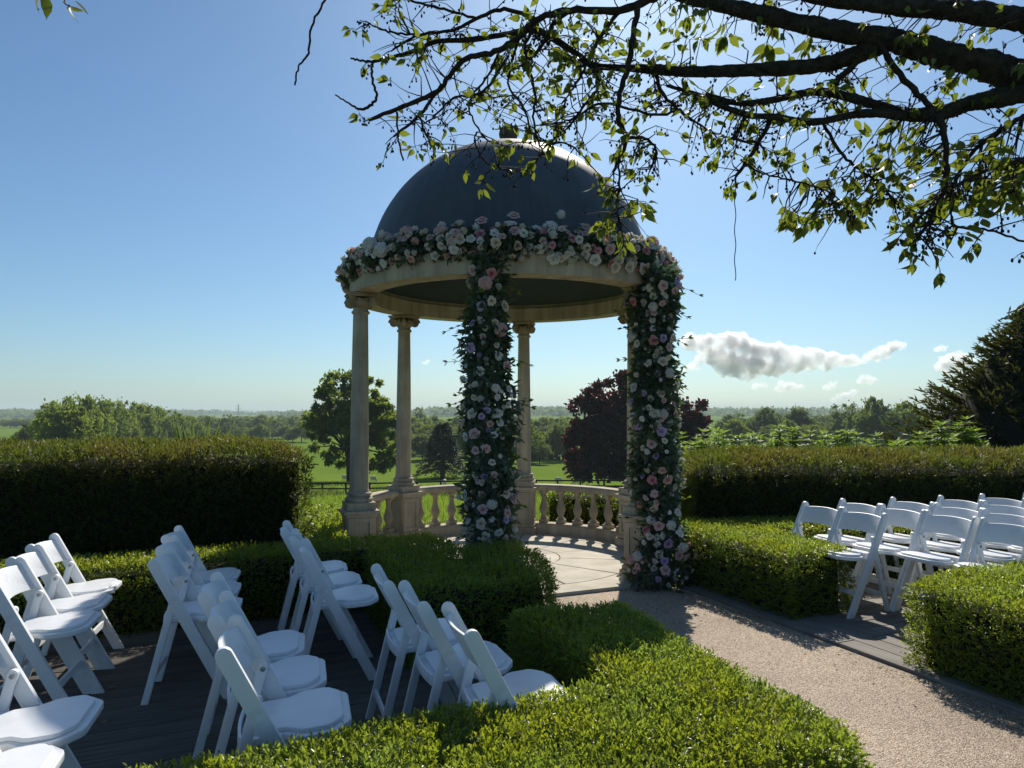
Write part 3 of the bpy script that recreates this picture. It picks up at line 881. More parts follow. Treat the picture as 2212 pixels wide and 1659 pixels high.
for a, z in ((272, .30), (287, .31), (262, .26), (296, .24), (305, .28), (249, .22), (315, .22)):       # tall heads standing above the rest
    p = pol(1.60, a, z); bloom(gr, 'peony' if a % 2 else 'rose', 'white' if a % 2 else 'blush', p, pol(.7, a, .7), .055)
    m = MB(); m.tube([pol(1.62, a, .08), p], .004, 5); m.build('stalk', M['stem'], gr)
for a, z in ((283, -.10), (296, -.08), (303, -.12), (309, -.10), (315, -.09)):
    bloom(gr, 'rose', random.choice(('cream', 'white')), pol(1.75, a, z), pol(1, a, -.2), .056)

def flower_column(name, label, axis, radf, nbloom, nleaf, seed_side, zmax=2.95):
    rt = empty(name, (axis[0], axis[1], 0)); tag(rt, label, 'flower column', 'flower covered columns of the rotunda')
    n = nleaf
    z = rng.random(n) * zmax; th = rng.random(n) * 2 * math.pi
    r = np.array([radf(a, b) for a, b in zip(z, th)]) * (.50 + .44 * rng.random(n) ** .7 + .35 * rng.random(n) ** 7)
    off = np.array([seed_side(a) for a in z])
    Nn = np.column_stack([np.cos(th), np.sin(th), np.zeros(n)])
    C = Nn * r[:, None] + np.column_stack([off, z])
    k = int(n * .60)
    garland_leaves('leaves', C[:k], Nn[:k], rt, M['fleaf'], .085, .034, .35, .8)
    garland_leaves('eucalyptus', C[k:], Nn[k:], rt, M['euca'], .055, .036, .3, .9)
    loc_pl = []; c_ = t_ = 0; clus = [random.uniform(.1, zmax - .2) for _ in range(9)]
    while c_ < nbloom and t_ < 6000:
        t_ += 1
        z0 = random.choice(clus) + random.gauss(0, .09) if random.random() < .6 else random.uniform(.06, zmax - .1); z0 = min(max(z0, .06), zmax - .1); th0 = random.gauss(-math.pi / 2, .95)
        o2 = seed_side(z0)
        rr = radf(z0, th0) * random.uniform(1.02, 1.24)
        nn = Vector((math.cos(th0), math.sin(th0), J(.5)))
        p = Vector((o2[0], o2[1], z0)) + Vector((math.cos(th0), math.sin(th0), 0)) * rr
        kd, cl = pick(COLW)
        r_ = {'rose': random.choice((.030, .038, .048)), 'peony': random.choice((.018, .026, .036)), 'open': random.choice((.020, .030, .042)), 'hyd': random.choice((.042, .055))}[kd]
        if any((p - q).length < (r_ + s_) * .82 for q, s_ in loc_pl): continue
        loc_pl.append((p, r_)); bloom(rt, kd, cl, p, nn, r_); c_ += 1
    # loose sprays standing out from the sides
    for k in range(34):
        z0 = random.uniform(.2, zmax - .1); th0 = random.choice((math.pi + J(.6), J(.6), -math.pi / 2 + J(.8)))
        o2 = seed_side(z0); d = Vector((math.cos(th0), math.sin(th0), random.uniform(-.2, .5))).normalized()
        p0 = Vector((o2[0], o2[1], z0)) + d * radf(z0, th0) * .8
        L = random.uniform(.10, .26); pts = [p0 + d * L * f + Vector((0, 0, -.25 * L * f * f)) for f in (0, .33, .66, 1)]
        m = MB(); m.tube(pts, .0022, 4); sp = m.build('spray', M['stem'], rt)
        q = np.array([pts[i] for i in (1, 1, 2, 2, 3, 3, 3)]); A = np.array([d + Vector((J(.7), J(.7), J(.5) - .3)) for _ in q])
        V, Fc = leaf_arrays(q, A, runit(len(q)), .055 * np.ones(len(q)), .022 * np.ones(len(q)))
        link('spray_leaves', np_mesh('spray_leaves', V, Fc), M['shrub'] if k % 3 == 0 else M['fleaf'], sp)
    return rt
pG, pF = pol(RC, 263), pol(RC, 323)
def radG(z, th): return .132 + .075 * np.exp(-((z - 1.45) / .75) ** 2) + .05 * np.exp(-((z - .3) / .35) ** 2) + .03 * math.sin(z * 9 + th * 2) + .028 * math.sin(z * 4.3 + th * 3 + 1)
flower_column('flower_column', 'column wrapped in roses and dark leaves left of the rotunda entrance', (GC[0] + pG.x + .04, GC[1] + pG.y - .05), radG, 165, 8000, lambda z: (.02 * math.sin(z * 2.2), 0))
def radF(z, th): return .148 + .042 * np.exp(-((z - 1.3) / .8) ** 2) + .16 * np.exp(-((z - .0) / .32) ** 2) + .05 * np.exp(-((z - 2.8) / .4) ** 2) + .03 * math.sin(z * 8 + th * 2) + .03 * math.sin(z * 3.7 + th * 3 + 2)
flower_column('flower_column', 'column wrapped in roses spreading at its foot right of the rotunda entrance', (GC[0] + pF.x + .095, GC[1] + pF.y - .10), radF, 205, 10500, lambda z: (.05 * math.exp(-z / .4) + .02 * math.sin(z * 2.6), -.03 * math.exp(-z / .4)))

# ------------------------------------------------------------------ trees in the meadow
def crown_mesh(name, lumps, nclump, per, leaf, shell=.55, flat=.75, clump=.11, up=.3):
    """lumps: (cx, cy, cz, rx, ry, rz); leaves gathered in clumps through their volume"""
    L = np.array(lumps, float); w = np.prod(L[:, 3:], axis=1) ** .67; w /= w.sum()
    which = rng.choice(len(L), nclump, p=w)
    d = runit(nclump); r = shell + (1 - shell) * rng.random(nclump) ** .6
    C = L[which, :3] + d * L[which, 3:] * r[:, None]
    S = L[which, 3:].mean(1) * clump * (.7 + .9 * rng.random(nclump)) * 2
    Sid = np.repeat(np.arange(nclump), per); n = len(Sid)
    off = rng.normal(size=(n, 3)) * np.array([1, 1, flat]) * .5
    P = C[Sid] + off * S[Sid][:, None]
    A = norm(runit(n) + d[Sid] * .5 + np.array([0, 0, -.15]))
    U = norm(runit(n) * .8 + d[Sid] * .5 + np.array([0, 0, up]))
    V, Fc = leaf_arrays(P, A, U, leaf * (.6 + .8 * rng.random(n)), leaf * .8 * (.6 + .6 * rng.random(n)))
    return np_mesh(name, V, Fc), C

def limbs(base, fork, C, r0, k=26, n=6):
    """trunk and boughs reaching for the clumps"""
    m = MB(); base, fork = Vector(base), Vector(fork)
    mid = (base + fork) / 2 + Vector((J(.02), 0, 0)) * (fork - base).length
    m.tube([base, base.lerp(mid, .12), mid, fork], [r0 * 1.35, r0 * 1.05, r0 * .9, r0 * .7], 8)
    for i in rng.choice(len(C), min(k, len(C)), replace=False):
        e = Vector(C[i]); q = fork.lerp(e, .45) + Vector((J(.3), J(.3), abs(J(.5)))) * (e - fork).length * .25
        m.tube([fork, fork.lerp(q, .5), q, q.lerp(e, .6), e], [r0 * .45, r0 * .36, r0 * .24, r0 * .15, r0 * .05], 5)
    return m

def tree_px(name, label, d, lumps, base, fork, mat, leaf, nclump, per, r0, cat='tree', group=None, **kw):
    """lumps in photo pixels: (u, v, ru, rv) with an optional depth shift in metres"""
    s = d / FPX; L = []
    for l in lumps:
        p = px(l[0], l[1], d); L.append((p.x, d + (l[4] if len(l) > 4 else 0), p.z, l[2] * s, max(l[2], l[3]) * s * .9, l[3] * s))
    b = px(base[0], base[1], d); b.z = float(gz(b.x, d)) - .1; f = px(fork[0], fork[1], d)
    me, C = crown_mesh('crown', L, nclump, per, leaf, **kw)
    rt = empty(name, b); tag(rt, label, cat, group)
    o = link('crown', me, mat, rt); o.matrix_parent_inverse = Matrix.Translation(-b)
    o = limbs(b, f, C, r0).build('trunk', M['trunk'], rt, smooth=50); o.matrix_parent_inverse = Matrix.Translation(-b)
    return rt
tree_px('broadleaf_tree', 'large green tree in the meadow behind the two left rotunda columns', 98,
        [(735, 850, 48, 42), (790, 858, 42, 44), (705, 905, 42, 40), (775, 915, 60, 50), (830, 910, 30, 52), (700, 965, 36, 26), (735, 985, 40, 22), (815, 970, 42, 40), (690, 930, 30, 30), (835, 985, 26, 30)],
        (756, 1032), (750, 975), M['tree_a'], .55, 235, 80, .42, shell=.42, clump=.105)
tree_px('copper_beech', 'dark purple copper beech spreading behind the right flower column', 92,
        [(1330, 850, 62, 44), (1400, 845, 60, 48), (1275, 895, 52, 42), (1345, 940, 95, 70), (1420, 930, 80, 75), (1490, 900, 40, 34), (1480, 960, 50, 50), (1260, 960, 44, 44), (1300, 1005, 80, 26), (1390, 1010, 70, 26)],
        (1365, 1045), (1365, 985), M['copper'], .60, 430, 85, .5, flat=.6)
tree_px('thorn_tree', 'small brownish tree beyond the fence beside the copper beech', 190,
        [(1172, 985, 24, 20), (1190, 990, 16, 16), (1158, 992, 14, 14)], (1172, 1022), (1172, 1004), M['brown'], .75, 60, 60, .3)

def cedar(u, vt, vb, wpx, d):
    b = px(u, vb, d); b.z = float(gz(b.x, d)); top = px(u, vt, d).z; H = top - b.z; W = wpx * d / FPX / 2
    rt = empty('cedar_tree', b); tag(rt, 'layered dark cedar standing in the meadow between the left columns and flowers', 'tree')
    m = MB(); m.tube([(0, 0, -.2), (0, 0, H * .3), (.1, 0, H * .65), (0, 0, H)], [.45, .36, .22, .04], 8)
    P, A = [], []
    for k in range(15):
        f = k / 14; z = H * (.16 + .82 * f); L0 = W * (1.12 - .95 * f ** .9) * (.85 + .3 * random.random())
        nb = 9 if f < .7 else 6
        for j in range(nb):
            th = 2 * math.pi * (j + random.random() * .7) / nb + k
            dr = Vector((math.cos(th), math.sin(th), 0)); L = L0 * random.uniform(.65, 1.1)
            pts = [Vector((0, 0, z)) + dr * L * q + Vector((0, 0, L * (.10 * q - .32 * q * q))) for q in (0, .3, .6, 1)]
            m.tube(pts, [.10 * (1 - f) + .03, .06, .04, .01], 4)
            sd_ = Vector((-dr.y, dr.x, 0))
            for _ in range(64):
                q = .15 + .85 * math.sqrt(random.random())
                p = Vector((0, 0, z)) + dr * L * q + Vector((0, 0, L * (.10 * q - .32 * q * q))) + sd_ * random.gauss(0, .12 * L * (.4 + q * .6)) + Vector((0, 0, random.gauss(-.08, .14)))
                P.append(p); A.append(dr * .6 + sd_ * J(1) + Vector((0, 0, J(.35) - .2)))
    P, A = np.array(P), np.array(A); n = len(P)
    V, Fc = leaf_arrays(P, A, np.tile([0, 0, 1.0], (n, 1)) + runit(n) * .5, .62 * (.6 + .8 * rng.random(n)), .22 * np.ones(n))
    link('crown', np_mesh('crown', V, Fc), M['cedar'], rt); m.build('trunk', M['trunk'], rt, smooth=50)
cedar(956, 912, 1036, 122, 122)

# far trees: three crowns shared by every far tree
PROTO = []
for k in range(4):
    random.seed(40 + k)
    L = [(0, 0, .62, .34, .34, .34)] + [(.24 * math.cos(a) + J(.05), .24 * math.sin(a) + J(.05), .5 + J(.16), .24, .24, .22) for a in np.arange(0, 6.2, .9)] + [(J(.12), J(.12), .82, .2, .2, .16)]
    me, C = crown_mesh('far_crown', L, 170, 40, .050, flat=.8, clump=.12)
    tm = MB(); tm.tube([(0, 0, -.08), (0, 0, .3), (.01, 0, .62)], [.04, .03, .015], 6); tmesh = tm.mesh('far_trunk')
    tmesh.materials.append(M['trunk'])
    PROTO.append((me, tmesh))
PM = {}
def far_tree(u, vt, wpx, d, k, mat, label, group, name='broadleaf_tree', hmin=None):
    b = px(u, 960, d); b.z = float(gz(b.x, d)); top = px(u, vt, d).z; H = max(top - b.z, 3.0); W = wpx * d / FPX
    rt = empty(name, b, random.random() * 6); tag(rt, label, 'tree', group)
    key = (k, mat)
    if key not in PM:
        me = PROTO[k][0].copy(); me.materials.clear(); me.materials.append(M[mat]); PM[key] = me
    o = link('crown', PM[key], None, rt); o.scale = (W, W, H)
    o = link('trunk', PROTO[k][1], None, rt); o.scale = (W * .6, W * .6, H)
    return rt
random.seed(5)
AV = 'avenue of trees behind the left yew hedge'
far_tree(138, 872, 142, 130, 0, 'tree_a', 'rounded bushy tree standing in front of the avenue at the far left', AV)
far_tree(62, 915, 60, 170, 2, 'tree_b', 'low dull tree left of the rounded bushy tree', AV)
us = [115, 150, 182, 212, 240, 267, 293, 317, 340, 361, 380, 397, 412, 425]
vs = [868, 859, 857, 862, 866, 869, 872, 876, 881, 887, 893, 898, 902, 905]
ordn = ['first', 'second', 'third', 'fourth', 'fifth', 'sixth', 'seventh', 'eighth', 'ninth', 'tenth', 'eleventh', 'twelfth', 'thirteenth', 'fourteenth']
for i, (u, v) in enumerate(zip(us, vs)):
    far_tree(u, v - 2 + J(2), 96 - i * 4.0, 160 + i * 14, i % 4, 'tree_a', f'{ordn[i]} tree from the left in the avenue receding behind the yew hedge', AV)
WG = 'hazy trees on the far side of the valley'
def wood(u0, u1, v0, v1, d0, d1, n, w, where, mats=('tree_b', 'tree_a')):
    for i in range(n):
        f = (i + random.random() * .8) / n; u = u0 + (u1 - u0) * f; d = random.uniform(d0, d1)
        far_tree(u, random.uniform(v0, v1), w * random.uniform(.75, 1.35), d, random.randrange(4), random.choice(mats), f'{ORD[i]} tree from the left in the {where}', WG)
ORD = ordn + ['fifteenth', 'sixteenth', 'seventeenth', 'eighteenth', 'nineteenth', 'twentieth']
wood(425, 670, 895, 905, 430, 560, 20, 44, 'far wood below the pylon')
wood(430, 665, 910, 925, 330, 400, 13, 40, 'nearer belt below the pylon')
wood(850, 1010, 895, 912, 300, 380, 10, 56, 'back wood behind the second column')
wood(870, 1015, 915, 940, 185, 230, 9, 62, 'dark belt behind the cedar')
wood(1075, 1240, 894, 912, 240, 300, 9, 64, 'back wood between flower column and copper beech')
wood(1085, 1235, 915, 950, 165, 205, 8, 64, 'dark belt left of the copper beech')
wood(1560, 2010, 886, 898, 300, 380, 14, 66, 'back row beyond the right shrubs')
wood(1575, 2010, 902, 920, 210, 260, 14, 58, 'low front row beyond the right shrubs')
wood(0, 62, 898, 908, 600, 800, 5, 44, 'hazy wood at the left edge')
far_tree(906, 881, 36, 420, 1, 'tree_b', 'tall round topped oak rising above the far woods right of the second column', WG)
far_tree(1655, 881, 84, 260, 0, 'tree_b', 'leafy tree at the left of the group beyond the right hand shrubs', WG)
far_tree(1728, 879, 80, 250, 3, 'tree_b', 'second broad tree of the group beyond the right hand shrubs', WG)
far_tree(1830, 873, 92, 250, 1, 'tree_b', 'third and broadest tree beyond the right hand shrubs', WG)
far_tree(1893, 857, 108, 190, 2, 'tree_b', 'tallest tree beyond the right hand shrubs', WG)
far_tree(1962, 868, 90, 200, 0, 'tree_a', 'tree half hidden behind the big dark yew on the right', WG)
# far-off wooded ridge that reads as one mass
n = 5200
yy = 1500 + rng.random(n) * 1500; xx = (rng.random(n) * 2 - 1) * yy * .85
zz = gz(xx, yy); H = 9 + 9 * rng.random(n)
keep = (np.sin(xx * .004 + 1.1) + np.sin(xx * .011 + yy * .004) * .7 + .35) > 0
xx, yy, zz, H = xx[keep], yy[keep], zz[keep], H[keep]; n = len(xx)
per = 14; Sid = np.repeat(np.arange(n), per); k = len(Sid)
P = np.column_stack([xx[Sid] + rng.normal(0, 5, k), yy[Sid] + rng.normal(0, 5, k), zz[Sid] + H[Sid] * rng.random(k)])
V, Fc = leaf_arrays(P, runit(k), runit(k), 9 * np.ones(k), 8 * np.ones(k))
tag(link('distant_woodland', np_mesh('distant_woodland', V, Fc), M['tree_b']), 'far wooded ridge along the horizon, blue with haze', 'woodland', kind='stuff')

# ------------------------------------------------------------------ fence, sheep, pylons
fn = empty('field_fence', (0, 58, float(gz(0, 58)))); tag(fn, 'dark three rail timber fence crossing the meadow behind the rotunda', 'fence')
path_f = [(-24, 60.5), (-8, 60), (2.0, 60), (12.5, 52)]
posts = []
for (x0, y0), (x1, y1) in zip(path_f[:-1], path_f[1:]):
    L = math.hypot(x1 - x0, y1 - y0); k = int(round(L / 2.05))
    for i in range(k): posts.append((x0 + (x1 - x0) * i / k, y0 + (y1 - y0) * i / k))
posts.append(path_f[-1])
off = fn.location
pm = MB(); pm.box((0, 0, .45), (.14, .14, 1.5)); pmesh = pm.mesh('post', .01, 1)
for x, y in posts:
    o = link('post', pmesh, M['fence'], fn); o.location = Vector((x, y, float(gz(x, y)))) - off; o.rotation_euler = (J(.03), J(.03), 0)
for (x0, y0), (x1, y1) in zip(posts[:-1], posts[1:]):
    for h in (1.12, .70, .28):
        m = MB(); m.bar(Vector((x0, y0 - .08, float(gz(x0, y0)) + h + J(.015))) - off, Vector((x1, y1 - .08, float(gz(x1, y1)) + h + J(.015))) - off, .05, .115)
        m.build('rail', M['fence'], fn)

def sheep_mesh(graze=True):
    m = MB()
    body = [(0, -.02), (.10, .0), (.22, .06), (.27, .2), (.28, .45), (.29, .7), (.26, .92), (.17, 1.02), (0, 1.06)]
    V, Fc = [], []
    n = 10
    for x_, (r, x) in enumerate(body):
        for k in range(n):
            a = 2 * math.pi * k / n; V.append((x - .5, r * .92 * math.cos(a), .62 + r * 1.02 * math.sin(a)))
    for i in range(len(body) - 1):
        for k in range(n): Fc.append((i * n + k, i * n + (k + 1) % n, (i + 1) * n + (k + 1) % n, (i + 1) * n + k))
    m.add(V, Fc)
    for x in (-.34, .36):
        for y in (-.13, .13): m.tube([(x, y, .5), (x + .02, y, .28), (x, y, 0)], [.07, .045, .04], 6)
    if graze: m.tube([(.42, 0, .72), (.62, 0, .55), (.72, 0, .32), (.80, 0, .16)], [.17, .12, .10, .06], 8)
    else: m.tube([(.42, 0, .75), (.58, 0, .95), (.66, 0, 1.02), (.84, 0, .96)], [.17, .13, .11, .06], 8)
    return m.mesh('sheep', 0, 2, 60)
SHM = [sheep_mesh(True), sheep_mesh(False)]
for q in SHM: q.materials.append(M['fleece'])
spots = [(745, 1041, 100, 1, 'upright white sheep by the fence left of the leftmost column'), (806, 1041, 100, 0, 'sheep beside the fence just left of the leftmost column'),
         (1100, 1037, 110, 0, 'sheep grazing under the cedar, left one'), (1086, 1040, 104, 0, 'sheep lying low in the grass near the cedar'), (1121, 1038, 112, 1, 'small sheep right of the cedar trunk'),
         (1205, 1037, 112, 0, 'distant sheep left of the copper beech, close to the column'), (1245, 1036, 104, 0, 'sheep grazing right of the column below the copper beech'),
         (868, 1020, 140, 0, 'far sheep between the two left columns'), (960, 1042, 100, 0, 'sheep beneath the cedar close to the fence'), (1003, 1035, 116, 1, 'sheep right of the cedar near the flower column')]
for i, (u, v, d, g, lab) in enumerate(spots):
    p = px(u, v, d); z = float(gz(p.x, d))
    o = link('sheep', SHM[g], None); o.location = (p.x, d, z); o.rotation_euler = (0, 0, random.random() * 6.28)
    tag(o, lab, 'sheep', 'sheep in the meadow')
# tufts of rough grass in the meadow
n = 60000
yy = 10.8 + (rng.random(n) ** 1.7) * 75; xx = (rng.random(n) * 2 - 1) * yy * .36 - yy * .02
P = np.column_stack([xx, yy, gz(xx, yy) - .01]); A = norm(runit(n) * .5 + np.array([0, 0, 1.0]))
sz = .05 + .0022 * yy
V, Fc = leaf_arrays(P, A, runit(n), sz * (1 + 1.4 * rng.random(n)), .25 * sz)
tag(link('meadow_grass', np_mesh('meadow_grass', V, Fc), M['blade']), 'rough grass blades across the meadow', 'grass', kind='stuff')
n = 70; tx = []; 
for _ in range(n):
    y0 = random.uniform(30, 75); x0 = random.uniform(-.3, .12) * y0; k = 60
    tx.append(np.column_stack([rng.normal(x0, .28, k), rng.normal(y0, .28, k)]))
tx = np.concatenate(tx); n = len(tx)
P = np.column_stack([tx, gz(tx[:, 0], tx[:, 1])]); A = norm(runit(n) * .6 + np.array([0, 0, 1.0]))
V, Fc = leaf_arrays(P, A, runit(n), .25 + .3 * rng.random(n), .09 * np.ones(n))
tag(link('thistle_clumps', np_mesh('thistle_clumps', V, Fc), M['tree_b']), 'dark tussocks dotted over the meadow', 'weeds', kind='stuff')

def pylon(u, vt, d, hgt, label):
    top = px(u, vt, d); b = Vector((top.x, d, top.z - hgt)); rt = empty('electricity_pylon', b); tag(rt, label, 'pylon', 'electricity pylons on the horizon')
    w = hgt * .16; m = MB(); r = .16
    lv = [(0, w), (.45, w * .42), (.62, w * .30), (1, .05 * w)]
    def at(f, sx, sy):
        ww = np.interp(f, [a for a, _ in lv], [b_ for _, b_ in lv]) / 2; return Vector((sx * ww, sy * ww, f * hgt))
    for sx in (-1, 1):
        for sy in (-1, 1): m.tube([at(f, sx, sy) for f, _ in lv], r, 4)
    for k in range(9):
        f0, f1 = k / 9, (k + 1) / 9
        for sx in (-1, 1):
            m.tube([at(f0, sx, -1), at(f1, sx, 1)], r * .6, 4); m.tube([at(f0, -1, sx), at(f1, 1, sx)], r * .6, 4); m.tube([at(f0, 1, sx), at(f1, -1, sx)], r * .6, 4)
    m.build('lattice_mast', M['pylon'], rt)
    arms = []
    for f, L in ((.62, .26), (.76, .32), (.90, .22)):
        m = MB(); h = f * hgt
        for sx in (-1, 1):
            m.tube([(0, 0, h + .02 * hgt), (sx * L * hgt * .5, 0, h)], r, 4); m.tube([(0, 0, h - .02 * hgt), (sx * L * hgt * .5, 0, h)], r, 4)
            arms.append(b + Vector((sx * L * hgt * .5, 0, h - .04 * hgt)))
        m.build('cross_arm', M['pylon'], rt)
    return arms
p1 = pylon(515, 872, 1250, 38, 'lattice electricity pylon on the skyline above the left yew hedge')
p2 = pylon(1592, 880, 1700, 36, 'small distant electricity pylon right of the copper beech')
for ai, a in enumerate(p1[:4]):
    for ti, tgt in enumerate((px(330, 905, 1500), px(1200, 884, 1500))):
        e = tgt + Vector((0, 0, a.z - p1[0].z)); pts = [a.lerp(e, f) + Vector((0, 0, -10 * 4 * f * (1 - f))) for f in np.linspace(0, 1, 14)]
        m = MB(); m.tube(pts, .10, 4); o = m.build('power_line', M['pylon'])
        tag(o, 'thin power line sagging to the ' + ('left', 'right')[ti] + ' from the pylon, ' + ('lower arm near side', 'lower arm far side', 'middle arm near side', 'middle arm far side')[ai], 'power line', 'power lines across the valley')

# ------------------------------------------------------------------ garden shrubs and the big yew
def shrub(u, vt, d, w, i, lab):
    top = px(u, vt, d); c = Vector((top.x, d, 0)); H = top.z
    rt = empty('leafy_shrub', c); tag(rt, lab, 'shrub', 'bright green shrubs behind the right yew hedge')
    m = MB(); P, A, U = [], [], []
    for k in range(52):
        th = random.random() * 6.28; rr = w * 1.2 * math.sqrt(random.random()); tip = Vector((rr * math.cos(th), rr * .8 * math.sin(th), H * (1 - .30 * (rr / w) ** 2) - random.random() ** 2 * .55))
        m.tube([(tip.x * .3, tip.y * .3, 0), (tip.x * .7, tip.y * .7, tip.z * .6), tip], [.012, .008, .004], 4)
        for q in range(5):
            pz = tip - Vector((0, 0, q * .05)); nl = 7
            for j in range(nl):
                a = 2 * math.pi * (j + .5 * q) / nl + k; dr = Vector((math.cos(a), math.sin(a), .45 - .28 * q + J(.2)))
                P.append(pz + dr * .01); A.append(dr); U.append((0, 0, 1))
    P, A, U = np.array(P), np.array(A), np.array(U, float); n = len(P)
    V, Fc = leaf_arrays(P, A, U + runit(n) * .3, .115 * (.6 + .7 * rng.random(n)), .040 * np.ones(n), .2)
    f = link('foliage', np_mesh('foliage', V, Fc), M['shrub'], rt); f['kind'] = 'stuff'
    m.build('stems', M['stem'], rt)['kind'] = 'stuff'
SL = [(1490, 930, 9.6, .42, 'leftmost bright shrub beside the flower column'), (1545, 926, 9.9, .5, 'bright shrub second from the flower column'), (1615, 925, 10.2, .5, 'bright shrub third from the flower column'),
      (1690, 922, 9.9, .5, 'shrub with tall shoots in the middle of the bright band'), (1765, 918, 10.0, .5, 'shrub right of the middle of the bright band'), (1835, 928, 9.9, .5, 'bright shrub below the tallest far tree'),
      (1905, 935, 10.1, .5, 'bright shrub left of the big dark yew'), (1975, 928, 9.8, .45, 'shrub at the foot of the big dark yew'), (2030, 912, 9.6, .30, 'taller glossy shrub growing into the big dark yew'), (2085, 905, 9.9, .28, 'glossy shrub shoots inside the big dark yew')]
random.seed(21)
for i, (u, v, d, w, l) in enumerate(SL): shrub(u, v, d, w, i, l)

random.seed(8)
c = px(2300, 893, 11.5); c.z = 0
yt = empty('yew_tree', c); tag(yt, 'big dark yew with feathery upswept shoots at the right edge', 'tree')
m = MB(); P, A = [], []
Ht = 3.75
for k in range(1700):
    th = random.random() * 6.28; f = random.random() ** .8
    rmax = 3.6 * (1 - f) ** .86 + .10; rr = rmax * random.uniform(.72, 1.06)
    end = Vector((rr * math.cos(th), rr * math.sin(th) * .75, .2 + f * (Ht - .3))); 
    dr = Vector((math.cos(th), math.sin(th) * .75, .45)).normalized()
    st = end - dr * random.uniform(.7, 1.1); mid = st.lerp(end, .55) + Vector((0, 0, -.06))
    m.tube([st, mid, end], [.010, .006, .002], 4)
    for q in range(46):
        g = random.random(); p = (st.lerp(mid, g * 2) if g < .5 else mid.lerp(end, g * 2 - 1))
        P.append(p); A.append(dr * 1.0 + Vector((J(.8), J(.8), J(.6))))
P, A = np.array(P), np.array(A); n = len(P)
V, Fc = leaf_arrays(P, A, runit(n), .11 * (.6 + .7 * rng.random(n)), .030 * np.ones(n))
f = link('crown', np_mesh('crown', V, Fc), M['yewtree'], yt)
m.tube([(0, 0, 0), (0, 0, Ht * .5), (0, 0, Ht * .95)], [.25, .16, .03], 8)
m.build('trunk', M['trunk'], yt)
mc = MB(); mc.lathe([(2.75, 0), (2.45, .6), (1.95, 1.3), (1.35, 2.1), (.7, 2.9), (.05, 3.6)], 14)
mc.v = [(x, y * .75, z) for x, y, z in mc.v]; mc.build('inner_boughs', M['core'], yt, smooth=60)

random.seed(9)
p0 = px(430, 893, 8.6); p0.z = 0
ph = empty('phormium', p0); tag(ph, 'clump of sword leaves rising behind the left yew hedge', 'plant')
for k in range(26):
    tip = px(random.uniform(372, 505), random.uniform(900, 950), 8.6 + J(.4)) - p0
    root = Vector((tip.x * .12, J(.08), .2)); mid = root.lerp(tip, .55) + Vector((0, 0, .12)); sdv = Vector((1, J(.8), 0)).normalized()
    V = []
    for p, w in ((root, .030), (mid, .030), (mid.lerp(tip, .6), .02), (tip, .001)): V += [p - sdv * w, p + Vector((0, .012, 0)), p + sdv * w]
    Fc = [(i * 3 + j, i * 3 + j + 1, i * 3 + j + 4, i * 3 + j + 3) for i in range(3) for j in range(2)]
    MB().add(V, Fc).build('sword_leaf', M['phormium'], ph)

